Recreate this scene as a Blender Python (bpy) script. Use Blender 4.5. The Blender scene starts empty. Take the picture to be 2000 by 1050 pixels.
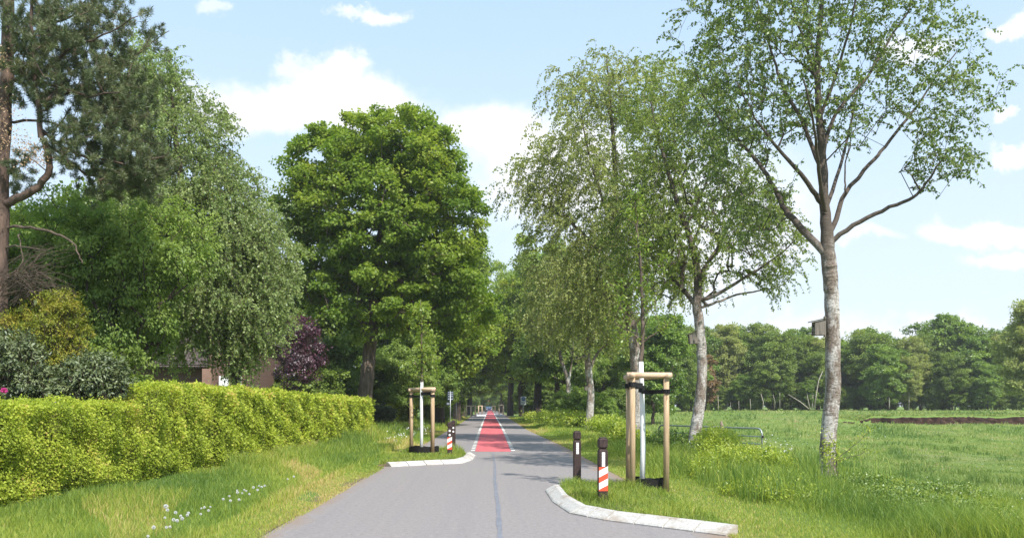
import bpy, math, random
import numpy as np
from mathutils import Vector, Matrix
R = math.radians
random.seed(7)
rng = np.random.default_rng(7)
scene = bpy.context.scene
COL = scene.collection
F = 1700.0; VX = 957.0; HY = 792.0; CH = 1.6          # camera: focal length in photo px, vanishing point, eye height

def W(px, py, Y, dy=0.0):                                # a surveyed point: sight line of the photo at depth Y
    return np.array([(px - VX) / F * Y, Y + dy, CH + (HY - py) / F * Y])
def X(px, Y): return (px - VX) / F * Y

# ------------------------------------------------------------------ ground height
def sstep(a, b, x):
    t = np.clip((x - a) / (b - a), 0, 1); return t * t * (3 - 2 * t)
ROAD_L, ROAD_R = -2.8, 2.9
def road_right(Y): return 2.9 - 0.45 * sstep(30, 60, Y)
def GH(x, y):
    x = np.asarray(x, float); y = np.asarray(y, float)
    hb = 0.30 - 0.25 * sstep(13, 32, y)
    left = np.where(x < ROAD_L, hb * sstep(ROAD_L - .3, -6.0, x), 0)
    rr = road_right(y)
    inr = (x > ROAD_L + .0) & (x < rr - .0)
    d = np.minimum(x - ROAD_L, rr - x)
    h = np.where(inr, -0.12 * sstep(0, .35, d), left)
    right = -0.32 * sstep(7.5, 11.5, x) * (1 - sstep(60, 120, y))
    sl = 0.9 * sstep(60, 125, y) * sstep(8, 22, x)
    ledge = -0.20 + 0.82 * sstep(84.6, 85.6, y) + 0.30 * sstep(88, 125, y)
    wl = sstep(30, 37, x)
    up = sl * (1 - wl) + wl * np.where(y > 60, ledge * sstep(60, 80, y), 0)
    wav = 0.05 * np.sin(x * .9 + 1.3 * np.sin(y * .31)) * np.sin(y * .57 + .7) + .03 * np.sin(x * 2.3 + y * 1.7)
    wav = wav * (sstep(3.4, 6, x) + .6 * sstep(3.2, 4.5, -x))
    return h + np.where(x > rr, right * (1 - wl * sstep(60, 80, y)) + up, 0) + wav

# ------------------------------------------------------------------ mesh helpers
def npmesh(name, V, faces, mat=None, attrs=None, smooth=False, parent=None, mats=None, midx=None):
    V = np.asarray(V, np.float32).reshape(-1, 3)
    me = bpy.data.meshes.new(name)
    faces = [np.asarray(f, np.int32) for f in faces if len(f)]
    tot = np.concatenate([np.full(len(f), f.shape[1], np.int32) for f in faces])
    loops = np.concatenate([f.ravel() for f in faces])
    start = np.concatenate([[0], np.cumsum(tot)[:-1]]).astype(np.int32)
    me.vertices.add(len(V)); me.vertices.foreach_set('co', V.ravel())
    me.loops.add(len(loops)); me.loops.foreach_set('vertex_index', loops)
    me.polygons.add(len(tot)); me.polygons.foreach_set('loop_start', start)
    me.polygons.foreach_set('loop_total', tot)
    if smooth: me.polygons.foreach_set('use_smooth', np.ones(len(tot), bool))
    if attrs:
        for k, a in attrs.items():
            at = me.attributes.new(k, 'FLOAT', 'POINT'); at.data.foreach_set('value', np.asarray(a, np.float32))
    for m in (mats or ([mat] if mat else [])): me.materials.append(m)
    if midx is not None: me.polygons.foreach_set('material_index', np.asarray(midx, np.int32))
    me.update(calc_edges=True)
    o = bpy.data.objects.new(name, me); COL.objects.link(o)
    if parent is not None: o.parent = parent
    return o
def tag(o, label=None, cat=None, group=None, kind=None):
    if label: o['label'] = label
    if cat: o['category'] = cat
    if group: o['group'] = group
    if kind: o['kind'] = kind
    return o
def thing(name, loc, label, cat, group=None, rz=0):
    o = bpy.data.objects.new(name, None); COL.objects.link(o)
    o.location = [float(c) for c in loc]; o.rotation_euler = (0, 0, rz); o.empty_display_size = .2
    return tag(o, label, cat, group)
def dup(root, loc, rz=0, sc=1.0, label=None, group=None, skip=()):
    r = root.copy(); COL.objects.link(r); r.location = [float(c) for c in loc]; r.rotation_euler = (0, 0, rz)
    r.scale = (sc, sc, sc) if np.isscalar(sc) else sc
    if label: r['label'] = label
    if group: r['group'] = group
    for ch in list(root.children):
        c = ch.copy(); COL.objects.link(c); c.parent = r
        for g in list(ch.children):
            d = g.copy(); COL.objects.link(d); d.parent = c
    return r
class MB:                                               # collects boxes / tubes / prisms into one mesh
    def __init__(s): s.V = []; s.F4 = []; s.F3 = []; s.n = 0; s.FN = []
    def add(s, V, F):
        V = np.asarray(V, float).reshape(-1, 3); s.V.append(V)
        for f in F:
            (s.F4 if len(f) == 4 else s.F3 if len(f) == 3 else s.FN).append([i + s.n for i in f])
        s.n += len(V)
    def box(s, c, d, rz=0, bev=0.0, M=None):
        x, y, z = [a / 2 for a in d]
        if bev <= 0:
            V = np.array([[i * x, j * y, k * z] for k in (-1, 1) for j in (-1, 1) for i in (-1, 1)])
            Fc = [(0, 2, 3, 1), (4, 5, 7, 6), (0, 1, 5, 4), (2, 6, 7, 3), (0, 4, 6, 2), (1, 3, 7, 5)]
        else:
            b = bev; rings = []
            def ring(ix, iy, zz):
                return [(-ix + b, -iy, zz), (ix - b, -iy, zz), (ix, -iy + b, zz), (ix, iy - b, zz), (ix - b, iy, zz), (-ix + b, iy, zz), (-ix, iy - b, zz), (-ix, -iy + b, zz)]
            V = ring(x - b, y - b, -z) + ring(x, y, -z + b) + ring(x, y, z - b) + ring(x - b, y - b, z)
            V = np.array(V); Fc = [tuple(range(7, -1, -1)), tuple(range(24, 32))]
            for r in range(3):
                for i in range(8):
                    j = (i + 1) % 8; Fc.append((r * 8 + i, r * 8 + j, r * 8 + 8 + j, r * 8 + 8 + i))
        if M is not None: V = V @ np.array(M.to_3x3()).T
        c_, s_ = math.cos(rz), math.sin(rz)
        V = V @ np.array([[c_, s_, 0], [-s_, c_, 0], [0, 0, 1]]) + np.asarray(c, float)
        s.add(V, Fc); return s
    def tube(s, pts, rad, n=10, caps=True):
        pts = np.asarray(pts, float); k = len(pts)
        rad = np.full(k, rad) if np.isscalar(rad) else np.asarray(rad)
        T = np.gradient(pts, axis=0); T /= np.linalg.norm(T, axis=1)[:, None] + 1e-9
        ref = np.array([0, 0, 1.]) if abs(T[0][2]) < .9 else np.array([1., 0, 0])
        V = []
        u = np.cross(T[0], ref); u /= np.linalg.norm(u)
        for i in range(k):
            u = u - T[i] * np.dot(u, T[i]); u /= np.linalg.norm(u); v = np.cross(T[i], u)
            a = np.arange(n) * 2 * math.pi / n
            V.append(pts[i] + rad[i] * (np.cos(a)[:, None] * u + np.sin(a)[:, None] * v))
        Fc = []
        for i in range(k - 1):
            for j in range(n):
                q = (j + 1) % n; Fc.append((i * n + j, i * n + q, (i + 1) * n + q, (i + 1) * n + j))
        if caps: Fc += [tuple(range(n - 1, -1, -1)), tuple((k - 1) * n + j for j in range(n))]
        s.add(np.concatenate(V), Fc); return s
    def build(s, name, mat, parent=None, smooth=False):
        me = bpy.data.meshes.new(name)
        me.from_pydata([tuple(map(float, v)) for v in np.concatenate(s.V)], [], s.F4 + s.F3 + s.FN)
        if smooth: me.polygons.foreach_set('use_smooth', np.ones(len(me.polygons), bool))
        me.materials.append(mat); me.update()
        o = bpy.data.objects.new(name, me); COL.objects.link(o)
        if parent is not None: o.parent = parent
        return o

# ------------------------------------------------------------------ materials
def newmat(name):
    m = bpy.data.materials.new(name); m.use_nodes = True; nt = m.node_tree; nt.nodes.clear()
    out = nt.nodes.new('ShaderNodeOutputMaterial'); return m, nt, out
def N(nt, typ, **kw):
    n = nt.nodes.new(typ)
    for k, v in kw.items():
        if k in n.inputs: n.inputs[k].default_value = v
        else: setattr(n, k, v)
    return n
def ramp(nt, fac, stops):
    r = nt.nodes.new('ShaderNodeValToRGB'); e = r.color_ramp.elements
    while len(e) < len(stops): e.new(.5)
    for i, (p, c) in enumerate(stops):
        e[i].position = p; e[i].color = (*c, 1) if len(c) == 3 else c
    nt.links.new(fac, r.inputs[0]); return r.outputs[0]
LG = (1.5, 1.36, 1.45)
def leafmat(name, stops, trans=.38, gloss=.04, rough=.45, tint=(1.25, 1.25, .7)):
    stops = [(p, (min(.8, c[0] * LG[0]), min(.8, c[1] * LG[1]), min(.8, c[2] * LG[2])) if name not in ('flower_white', 'rhodo_leaf', 'purple_leaf') else c) for p, c in stops]
    m, nt, out = newmat(name)
    at = N(nt, 'ShaderNodeAttribute', attribute_name='v')
    oi = N(nt, 'ShaderNodeObjectInfo')
    ma = N(nt, 'ShaderNodeMath', operation='MULTIPLY_ADD'); ma.inputs[1].default_value = .16
    nt.links.new(oi.outputs['Random'], ma.inputs[0]); nt.links.new(at.outputs['Fac'], ma.inputs[2])
    sb = N(nt, 'ShaderNodeMath', operation='SUBTRACT'); sb.inputs[1].default_value = .08
    nt.links.new(ma.outputs[0], sb.inputs[0])
    col = ramp(nt, sb.outputs[0], stops)
    df = N(nt, 'ShaderNodeBsdfDiffuse'); tr = N(nt, 'ShaderNodeBsdfTranslucent'); gl = N(nt, 'ShaderNodeBsdfGlossy')
    gl.inputs['Roughness'].default_value = rough; gl.inputs['Color'].default_value = (.9, .95, 1, 1)
    tc = N(nt, 'ShaderNodeMix', data_type='RGBA', blend_type='MULTIPLY'); tc.inputs[0].default_value = 1
    nt.links.new(col, tc.inputs[6]); tc.inputs[7].default_value = (*tint, 1)
    nt.links.new(col, df.inputs[0]); nt.links.new(tc.outputs[2], tr.inputs[0])
    m1 = N(nt, 'ShaderNodeMixShader'); m1.inputs[0].default_value = trans
    nt.links.new(df.outputs[0], m1.inputs[1]); nt.links.new(tr.outputs[0], m1.inputs[2])
    m2 = N(nt, 'ShaderNodeMixShader'); m2.inputs[0].default_value = gloss
    nt.links.new(m1.outputs[0], m2.inputs[1]); nt.links.new(gl.outputs[0], m2.inputs[2])
    nt.links.new(m2.outputs[0], out.inputs[0]); return m
def noisemat(name, stops, scale=(5, 5, 5), detail=6, rough=.85, bump=.3, bdist=.02, coord='Object', nrough=.6, metallic=0, spec=.3, extra=None, bscale=None):
    m, nt, out = newmat(name)
    tcn = N(nt, 'ShaderNodeTexCoord'); mp = N(nt, 'ShaderNodeMapping'); mp.inputs['Scale'].default_value = scale
    nt.links.new(tcn.outputs[coord], mp.inputs[0])
    no = N(nt, 'ShaderNodeTexNoise'); no.inputs['Scale'].default_value = 1; no.inputs['Detail'].default_value = detail; no.inputs['Roughness'].default_value = nrough
    nt.links.new(mp.outputs[0], no.inputs[0])
    col = ramp(nt, no.outputs[0], stops)
    p = N(nt, 'ShaderNodeBsdfPrincipled'); p.inputs['Roughness'].default_value = rough; p.inputs['Metallic'].default_value = metallic
    p.inputs['Specular IOR Level'].default_value = spec
    if extra: col = extra(nt, tcn, col)
    nt.links.new(col, p.inputs['Base Color'])
    if bump:
        b = N(nt, 'ShaderNodeBump'); b.inputs['Strength'].default_value = bump; b.inputs['Distance'].default_value = bdist
        nt.links.new(no.outputs[0], b.inputs['Height']); nt.links.new(b.outputs[0], p.inputs['Normal'])
    nt.links.new(p.outputs[0], out.inputs[0]); return m
def mixc(nt, fac, a, b, blend='MIX'):
    m = N(nt, 'ShaderNodeMix', data_type='RGBA', blend_type=blend)
    for s, v in ((0, fac), (6, a), (7, b)):
        if hasattr(v, 'is_linked') or isinstance(v, bpy.types.NodeSocket): nt.links.new(v, m.inputs[s])
        else: m.inputs[s].default_value = v if s == 0 else (*v, 1)
    return m.outputs[2]
def noise(nt, tcn, scale, detail=4, rough=.6, coord='Object'):
    mp = N(nt, 'ShaderNodeMapping'); mp.inputs['Scale'].default_value = scale
    nt.links.new(tcn.outputs[coord], mp.inputs[0])
    no = N(nt, 'ShaderNodeTexNoise'); no.inputs['Scale'].default_value = 1; no.inputs['Detail'].default_value = detail; no.inputs['Roughness'].default_value = rough
    nt.links.new(mp.outputs[0], no.inputs[0]); return no.outputs[0]

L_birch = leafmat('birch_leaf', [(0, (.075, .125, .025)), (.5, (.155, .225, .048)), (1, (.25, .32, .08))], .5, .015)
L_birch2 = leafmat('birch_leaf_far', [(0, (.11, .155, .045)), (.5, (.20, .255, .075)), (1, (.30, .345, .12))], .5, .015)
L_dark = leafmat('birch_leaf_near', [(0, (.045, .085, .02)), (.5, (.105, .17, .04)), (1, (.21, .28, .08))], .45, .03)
L_oak = leafmat('maple_leaf', [(0, (.05, .105, .015)), (.5, (.13, .215, .028)), (1, (.26, .32, .05))], .5, .012)
L_mid = leafmat('mid_leaf', [(0, (.065, .12, .028)), (.5, (.135, .22, .045)), (1, (.23, .31, .075))], .46, .015)
L_silver = leafmat('willow_leaf', [(0, (.09, .145, .045)), (.5, (.165, .245, .08)), (1, (.28, .36, .14))], .48, .02)
L_wood = leafmat('wood_leaf', [(0, (.045, .08, .018)), (.5, (.105, .165, .032)), (1, (.18, .255, .05))], .4, .015)
L_woodb = leafmat('wood_leaf_bright', [(0, (.06, .11, .02)), (.5, (.11, .19, .03)), (1, (.18, .28, .04))], .38, .03)
L_brown = leafmat('brown_leaf', [(0, (.09, .07, .03)), (.5, (.16, .11, .05)), (1, (.24, .17, .08))], .3, .02)
L_purple = leafmat('purple_leaf', [(0, (.045, .028, .03)), (.5, (.085, .042, .052)), (1, (.17, .06, .10))], .3, .05, tint=(1.2, .8, 1))
L_needle = leafmat('pine_needle', [(0, (.045, .065, .025)), (.5, (.085, .12, .05)), (1, (.17, .19, .09))], .2, .03)
L_yconif = leafmat('gold_conifer', [(0, (.06, .10, .012)), (.5, (.14, .18, .02)), (1, (.26, .23, .035))], .25, .02)
L_rhodo = leafmat('rhodo_leaf', [(0, (.045, .07, .022)), (.5, (.115, .15, .055)), (1, (.27, .30, .15))], .15, .05, .5)
L_hedge = leafmat('hedge_leaf', [(0, (.12, .17, .025)), (.35, (.26, .35, .045)), (.75, (.38, .45, .075)), (1, (.38, .29, .11))], .48, .006)
L_herb = leafmat('herb_leaf', [(0, (.13, .20, .025)), (.5, (.24, .33, .04)), (1, (.36, .40, .06))], .4, .03)
L_bramble = leafmat('bramble_leaf', [(0, (.05, .10, .02)), (.5, (.12, .20, .035)), (1, (.24, .30, .05))], .35, .04)
L_sapl = leafmat('sapling_leaf', [(0, (.07, .14, .02)), (.5, (.14, .22, .03)), (1, (.24, .30, .05))], .45, .03)
L_dry = leafmat('dry_leaf', [(0, (.20, .14, .075)), (.5, (.30, .22, .12)), (1, (.40, .31, .18))], .3, .03, tint=(1, .9, .8))
G_grass = leafmat('grass_blade', [(0, (.07, .14, .032)), (.4, (.15, .235, .045)), (.7, (.27, .34, .055)), (1, (.44, .36, .17))], .45, .01, tint=(1.2, 1.2, .7))
G_mead = leafmat('meadow_blade', [(0, (.08, .15, .04)), (.5, (.20, .275, .075)), (.85, (.32, .34, .13)), (1, (.38, .29, .20))], .45, .01, tint=(1.15, 1.2, .8))

def birch_bark():
    m, nt, out = newmat('birch_bark'); tcn = N(nt, 'ShaderNodeTexCoord')
    n1 = noise(nt, tcn, (6, 6, 21), 6, .75); n2 = noise(nt, tcn, (3.2, 3.2, 1.1), 7, .72); n3 = noise(nt, tcn, (22, 22, 34), 3)
    base = ramp(nt, n3, [(.3, (.30, .27, .25)), (.7, (.66, .63, .60))])
    lent = ramp(nt, n1, [(.38, (1, 1, 1)), (.47, (0, 0, 0))])
    c = mixc(nt, lent, base, (.09, .075, .065))
    big = ramp(nt, n2, [(.44, (0, 0, 0)), (.54, (1, 1, 1))])
    rough_c = ramp(nt, n3, [(.35, (.10, .075, .06)), (.75, (.34, .27, .22))])
    c = mixc(nt, big, c, rough_c)
    # bark higher up the stem and limbs is brown-grey
    sx = N(nt, 'ShaderNodeSeparateXYZ'); nt.links.new(tcn.outputs['Object'], sx.inputs[0])
    mr = N(nt, 'ShaderNodeMapRange'); mr.inputs[1].default_value = 4.4; mr.inputs[2].default_value = 5.6; nt.links.new(sx.outputs[2], mr.inputs[0])
    c = mixc(nt, mr.outputs[0], c, mixc(nt, n1, (.035, .027, .022), (.15, .115, .09)))
    p = N(nt, 'ShaderNodeBsdfPrincipled'); p.inputs['Roughness'].default_value = .8
    nt.links.new(c, p.inputs['Base Color'])
    ad = N(nt, 'ShaderNodeMath', operation='ADD'); nt.links.new(n1, ad.inputs[0]); nt.links.new(n2, ad.inputs[1])
    b = N(nt, 'ShaderNodeBump'); b.inputs['Strength'].default_value = .8; b.inputs['Distance'].default_value = .04
    nt.links.new(ad.outputs[0], b.inputs['Height']); nt.links.new(b.outputs[0], p.inputs['Normal'])
    nt.links.new(p.outputs[0], out.inputs[0]); return m
M_birch = birch_bark()
M_bark = noisemat('grey_brown_bark', [(.3, (.05, .038, .03)), (.6, (.15, .115, .09)), (.8, (.24, .19, .15))], (9, 9, 1.6), 6, .9, .9, .05)
M_bark_p = noisemat('pine_bark', [(.3, (.05, .035, .03)), (.6, (.14, .095, .075)), (.8, (.24, .16, .12))], (7, 7, 2), 6, .9, .9, .05)
M_bark_d = noisemat('dark_bark', [(.3, (.025, .02, .016)), (.7, (.085, .065, .05))], (7, 7, 1.5), 6, .9, .9, .05)
M_bark_l = noisemat('pale_bark', [(.3, (.22, .19, .15)), (.7, (.5, .46, .40))], (5, 5, 9), 5, .85, .4, .02)
M_deadtwig = noisemat('dead_twig', [(.3, (.06, .045, .034)), (.7, (.14, .105, .08))], (9, 9, 9), 4, .9, 0)
def woodx(nt, tcn, col):
    k = noise(nt, tcn, (14, 14, 2.6), 3, .5); kk = ramp(nt, k, [(.66, (0, 0, 0)), (.74, (1, 1, 1))])
    col = mixc(nt, kk, col, (.16, .09, .04))
    return col
M_post = noisemat('peeled_pine_post', [(.3, (.30, .20, .11)), (.5, (.44, .31, .19)), (.75, (.55, .42, .28))], (34, 34, 2.2), 6, .75, .35, .004, extra=woodx)
M_postl = noisemat('pale_peeled_rail', [(.3, (.46, .30, .19)), (.5, (.60, .43, .30)), (.75, (.68, .53, .39))], (3, 30, 30), 6, .7, .3, .004)
M_white = noisemat('white_trunk_paint', [(.3, (.72, .72, .73)), (.7, (.88, .88, .88))], (14, 14, 7), 5, .75, .35, .01)
M_strap = noisemat('black_strap', [(.3, (.006, .006, .007)), (.7, (.016, .016, .018))], (40, 40, 90), 3, .7, .2, .002)
M_ring = noisemat('black_planting_ring', [(.3, (.005, .005, .005)), (.7, (.014, .013, .012))], (12, 12, 30), 4, .6, .3, .004)
M_bol = noisemat('brown_plastic_bollard', [(.3, (.028, .017, .017)), (.55, (.05, .031, .029)), (.8, (.085, .06, .054))], (26, 26, 10), 6, .62, .3, .004)
M_refl = noisemat('white_reflector', [(.3, (.78, .78, .78)), (.7, (.88, .88, .88))], (60, 60, 60), 2, .3, 0, spec=.5)
M_red = noisemat('orange_red_reflector', [(.3, (.72, .075, .035)), (.7, (.82, .11, .05))], (40, 40, 40), 2, .35, 0, spec=.5)
def kerbx(nt, tcn, col):
    s = ramp(nt, noise(nt, tcn, (1.7, 1.7, 6), 5, .65), [(.5, (0, 0, 0)), (.72, (1, 1, 1))])
    return mixc(nt, s, col, (.27, .20, .14))
M_kerb = noisemat('concrete_kerb', [(.3, (.36, .34, .31)), (.7, (.58, .56, .53))], (30, 30, 30), 6, .85, .35, .004, extra=kerbx)
M_galv = noisemat('galvanised_steel', [(.3, (.28, .31, .33)), (.7, (.46, .49, .51))], (20, 20, 20), 4, .42, .05, .002, metallic=.6)
M_birdbox = noisemat('weathered_box_wood', [(.3, (.10, .088, .075)), (.7, (.24, .21, .18))], (20, 20, 3), 5, .85, .4, .004)
M_boxroof = noisemat('mossy_box_roof', [(.3, (.05, .048, .032)), (.7, (.13, .12, .07))], (12, 12, 12), 5, .9, .3, .004)
M_black = noisemat('black_hole', [(.3, (.008, .008, .008)), (.7, (.012, .012, .012))], (5, 5, 5), 2, .9, 0)
M_signw = noisemat('sign_white', [(.3, (.74, .75, .77)), (.7, (.82, .83, .84))], (3, 3, 3), 2, .5, 0)
M_signb = noisemat('sign_blue', [(.3, (.015, .11, .36)), (.7, (.02, .14, .42))], (3, 3, 3), 2, .5, 0)
M_signd = noisemat('sign_dark_back', [(.3, (.022, .04, .075)), (.7, (.04, .065, .11))], (3, 3, 3), 3, .6, 0)
M_tile = None
def brickmat(name, c1, c2, mort, sc):
    m, nt, out = newmat(name); tcn = N(nt, 'ShaderNodeTexCoord')
    mp = N(nt, 'ShaderNodeMapping'); mp.inputs['Rotation'].default_value = (R(90), 0, 0)
    nt.links.new(tcn.outputs['Object'], mp.inputs[0])
    br = N(nt, 'ShaderNodeTexBrick'); br.inputs['Scale'].default_value = sc
    br.inputs['Color1'].default_value = (*c1, 1); br.inputs['Color2'].default_value = (*c2, 1); br.inputs['Mortar'].default_value = (*mort, 1)
    br.inputs['Mortar Size'].default_value = .018
    nt.links.new(mp.outputs[0], br.inputs[0])
    p = N(nt, 'ShaderNodeBsdfPrincipled'); p.inputs['Roughness'].default_value = .9
    c = mixc(nt, noise(nt, tcn, (1.5, 1.5, 1.5)), br.outputs[0], (.12, .075, .06))
    nt.links.new(c, p.inputs['Base Color']); nt.links.new(p.outputs[0], out.inputs[0]); return m
M_brick = brickmat('red_brown_brick', (.17, .085, .065), (.12, .06, .048), (.2, .18, .165), 4.5)  # brick darkened throughout: shade of the garden trees is put into the colour
def tilemat():
    m, nt, out = newmat('brown_roof_tiles'); tcn = N(nt, 'ShaderNodeTexCoord')
    w = N(nt, 'ShaderNodeTexWave', wave_type='BANDS', bands_direction='Z'); w.inputs['Scale'].default_value = 3; w.inputs['Distortion'].default_value = .3
    nt.links.new(tcn.outputs['Object'], w.inputs[0])
    w2 = N(nt, 'ShaderNodeTexWave', wave_type='BANDS', bands_direction='X'); w2.inputs['Scale'].default_value = 1.9
    nt.links.new(tcn.outputs['Object'], w2.inputs[0])
    c = ramp(nt, noise(nt, tcn, (5, 5, 5)), [(.3, (.055, .042, .038)), (.7, (.12, .092, .084))])
    a = N(nt, 'ShaderNodeMath', operation='ADD'); nt.links.new(w.outputs[1], a.inputs[0]); nt.links.new(w2.outputs[1], a.inputs[1])
    p = N(nt, 'ShaderNodeBsdfPrincipled'); p.inputs['Roughness'].default_value = .8; nt.links.new(c, p.inputs['Base Color'])
    b = N(nt, 'ShaderNodeBump'); b.inputs['Strength'].default_value = 1; b.inputs['Distance'].default_value = .05
    nt.links.new(a.outputs[0], b.inputs['Height']); nt.links.new(b.outputs[0], p.inputs['Normal'])
    nt.links.new(p.outputs[0], out.inputs[0]); return m
M_tile = tilemat()
M_roofo = noisemat('orange_roof', [(.3, (.42, .14, .06)), (.7, (.55, .22, .10))], (3, 3, 3), 4, .8, 0)
M_glass = noisemat('window_glass', [(.3, (.05, .07, .09)), (.7, (.12, .15, .18))], (2, 2, 2), 3, .08, 0, spec=.8)
M_stone = noisemat('old_wood_post', [(.3, (.12, .09, .07)), (.7, (.30, .24, .18))], (12, 12, 3), 5, .9, .5, .01)
M_flow = leafmat('flower_white', [(0, (.7, .7, .68)), (1, (.85, .85, .85))], .3, 0, tint=(1, 1, 1))
M_pink = leafmat('flower_pink', [(0, (.36, .04, .17)), (1, (.52, .10, .30))], .3, 0, tint=(1, 1, 1))
M_stem = leafmat('green_stem', [(0, (.12, .2, .05)), (1, (.2, .28, .09))], .1, 0)

def ground_mat():
    m, nt, out = newmat('meadow_ground'); tcn = N(nt, 'ShaderNodeTexCoord')
    fine = noise(nt, tcn, (9, 3.5, 9), 8, .75); mid = noise(nt, tcn, (.9, .35, 1), 6, .65); big = noise(nt, tcn, (.11, .05, .1), 4, .6)
    c = ramp(nt, fine, [(.3, (.10, .16, .04)), (.55, (.17, .25, .065)), (.75, (.25, .31, .10))])
    c = mixc(nt, ramp(nt, mid, [(.46, (0, 0, 0)), (.62, (1, 1, 1))]), c, mixc(nt, fine, (.11, .18, .035), (.22, .30, .055)))
    c = mixc(nt, ramp(nt, big, [(.56, (0, 0, 0)), (.70, (.6, .6, .6))]), c, (.31, .30, .14))
    # bare soil on steep faces
    ge = N(nt, 'ShaderNodeNewGeometry'); sx = N(nt, 'ShaderNodeSeparateXYZ'); nt.links.new(ge.outputs['True Normal'], sx.inputs[0])
    # soil margin beside the asphalt
    px = N(nt, 'ShaderNodeSeparateXYZ'); nt.links.new(tcn.outputs['Object'], px.inputs[0])
    ab = N(nt, 'ShaderNodeMath', operation='ABSOLUTE'); nt.links.new(px.outputs[0], ab.inputs[0])
    wv = N(nt, 'ShaderNodeMath', operation='MULTIPLY_ADD'); nt.links.new(noise(nt, tcn, (1.2, .8, 1), 5, .6), wv.inputs[0]); wv.inputs[1].default_value = 1.0; nt.links.new(ab.outputs[0], wv.inputs[2])
    soil = ramp(nt, wv.outputs[0], [(0, (1, 1, 1)), (1, (0, 0, 0))])
    mr = N(nt, 'ShaderNodeMapRange'); mr.inputs[1].default_value = 3.55; mr.inputs[2].default_value = 3.35; nt.links.new(wv.outputs[0], mr.inputs[0])
    c = mixc(nt, mr.outputs[0], c, mixc(nt, fine, (.17, .11, .07), (.34, .25, .18)))
    p = N(nt, 'ShaderNodeBsdfPrincipled'); p.inputs['Roughness'].default_value = .95; p.inputs['Specular IOR Level'].default_value = .1
    nt.links.new(c, p.inputs['Base Color'])
    b = N(nt, 'ShaderNodeBump'); b.inputs['Strength'].default_value = .8; b.inputs['Distance'].default_value = .15
    nt.links.new(fine, b.inputs['Height']); nt.links.new(b.outputs[0], p.inputs['Normal'])
    nt.links.new(p.outputs[0], out.inputs[0]); return m
M_ground = ground_mat()
def asphalt():
    m, nt, out = newmat('asphalt'); tcn = N(nt, 'ShaderNodeTexCoord')
    f = noise(nt, tcn, (70, 70, 70), 4, .8); pat = noise(nt, tcn, (.9, .22, 1), 5, .6); st = noise(nt, tcn, (2.6, .05, 1), 4, .6)
    c = ramp(nt, f, [(.25, (.175, .158, .155)), (.5, (.24, .218, .214)), (.75, (.34, .308, .30))])
    c = mixc(nt, ramp(nt, pat, [(.42, (0, 0, 0)), (.68, (.75, .75, .75))]), c, mixc(nt, f, (.20, .178, .172), (.31, .275, .262)))
    c = mixc(nt, ramp(nt, st, [(.5, (0, 0, 0)), (.72, (.55, .55, .55))]), c, mixc(nt, f, (.16, .148, .155), (.26, .24, .245)))
    g2 = noise(nt, tcn, (16, 9, 16), 7, .8); c = mixc(nt, .55, c, mixc(nt, ramp(nt, g2, [(.38, (0, 0, 0)), (.62, (1, 1, 1))]), (.60, .59, .585), (1.32, 1.31, 1.30)), 'MULTIPLY') if False else mixc(nt, ramp(nt, g2, [(.36, (.45, .45, .45)), (.5, (0, 0, 0))]), c, (.13, .118, .115))
    c = mixc(nt, ramp(nt, g2, [(.56, (0, 0, 0)), (.68, (.5, .5, .5))]), c, (.40, .365, .35))
    sp = N(nt, 'ShaderNodeTexVoronoi'); sp.inputs['Scale'].default_value = 22; nt.links.new(tcn.outputs['Object'], sp.inputs[0])
    c = mixc(nt, ramp(nt, sp.outputs[0], [(.05, (.5, .5, .5)), (.12, (0, 0, 0))]), c, (.30, .27, .24))
    # silted edges
    px = N(nt, 'ShaderNodeSeparateXYZ'); nt.links.new(tcn.outputs['Object'], px.inputs[0])
    ab = N(nt, 'ShaderNodeMath', operation='ABSOLUTE'); nt.links.new(px.outputs[0], ab.inputs[0])
    wv = N(nt, 'ShaderNodeMath', operation='MULTIPLY_ADD'); nt.links.new(noise(nt, tcn, (2.5, 1.2, 1), 6, .7), wv.inputs[0]); wv.inputs[1].default_value = .9; nt.links.new(ab.outputs[0], wv.inputs[2])
    mr = N(nt, 'ShaderNodeMapRange'); mr.inputs[1].default_value = 2.95; mr.inputs[2].default_value = 3.35; nt.links.new(wv.outputs[0], mr.inputs[0])
    c = mixc(nt, mr.outputs[0], c, mixc(nt, f, (.16, .11, .08), (.34, .26, .20)))
    p = N(nt, 'ShaderNodeBsdfPrincipled'); p.inputs['Roughness'].default_value = .82; p.inputs['Specular IOR Level'].default_value = .25
    nt.links.new(c, p.inputs['Base Color'])
    b = N(nt, 'ShaderNodeBump'); b.inputs['Strength'].default_value = .35; b.inputs['Distance'].default_value = .006
    nt.links.new(f, b.inputs['Height']); nt.links.new(b.outputs[0], p.inputs['Normal'])
    nt.links.new(p.outputs[0], out.inputs[0]); return m
M_asph = asphalt()
def redx(nt, tcn, col):
    return mixc(nt, ramp(nt, noise(nt, tcn, (2.2, .3, 1), 5, .65), [(.45, (0, 0, 0)), (.85, (.6, .6, .6))]), mixc(nt, ramp(nt, noise(nt, tcn, (3.5, .12, 1), 5, .7), [(.46, (0, 0, 0)), (.7, (.5, .5, .5))]), col, (.30, .085, .085)), (.47, .16, .15))
M_lane = noisemat('red_lane_coating', [(.3, (.50, .09, .105)), (.7, (.64, .15, .165))], (60, 60, 60), 4, .8, .2, .004, extra=redx)
M_line = noisemat('worn_white_marking', [(.3, (.62, .60, .56)), (.7, (.80, .78, .74))], (9, 9, 9), 6, .8, 0)
M_seam = noisemat('bitumen_seam', [(.3, (.15, .152, .18)), (.7, (.225, .226, .255))], (8, 2, 8), 6, .55, .1, .003)
M_peat = noisemat('peat_soil', [(.35, (.018, .009, .006)), (.6, (.055, .026, .017)), (.78, (.10, .10, .04))], (3, 3, 5), 6, .95, 1, .1)

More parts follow.
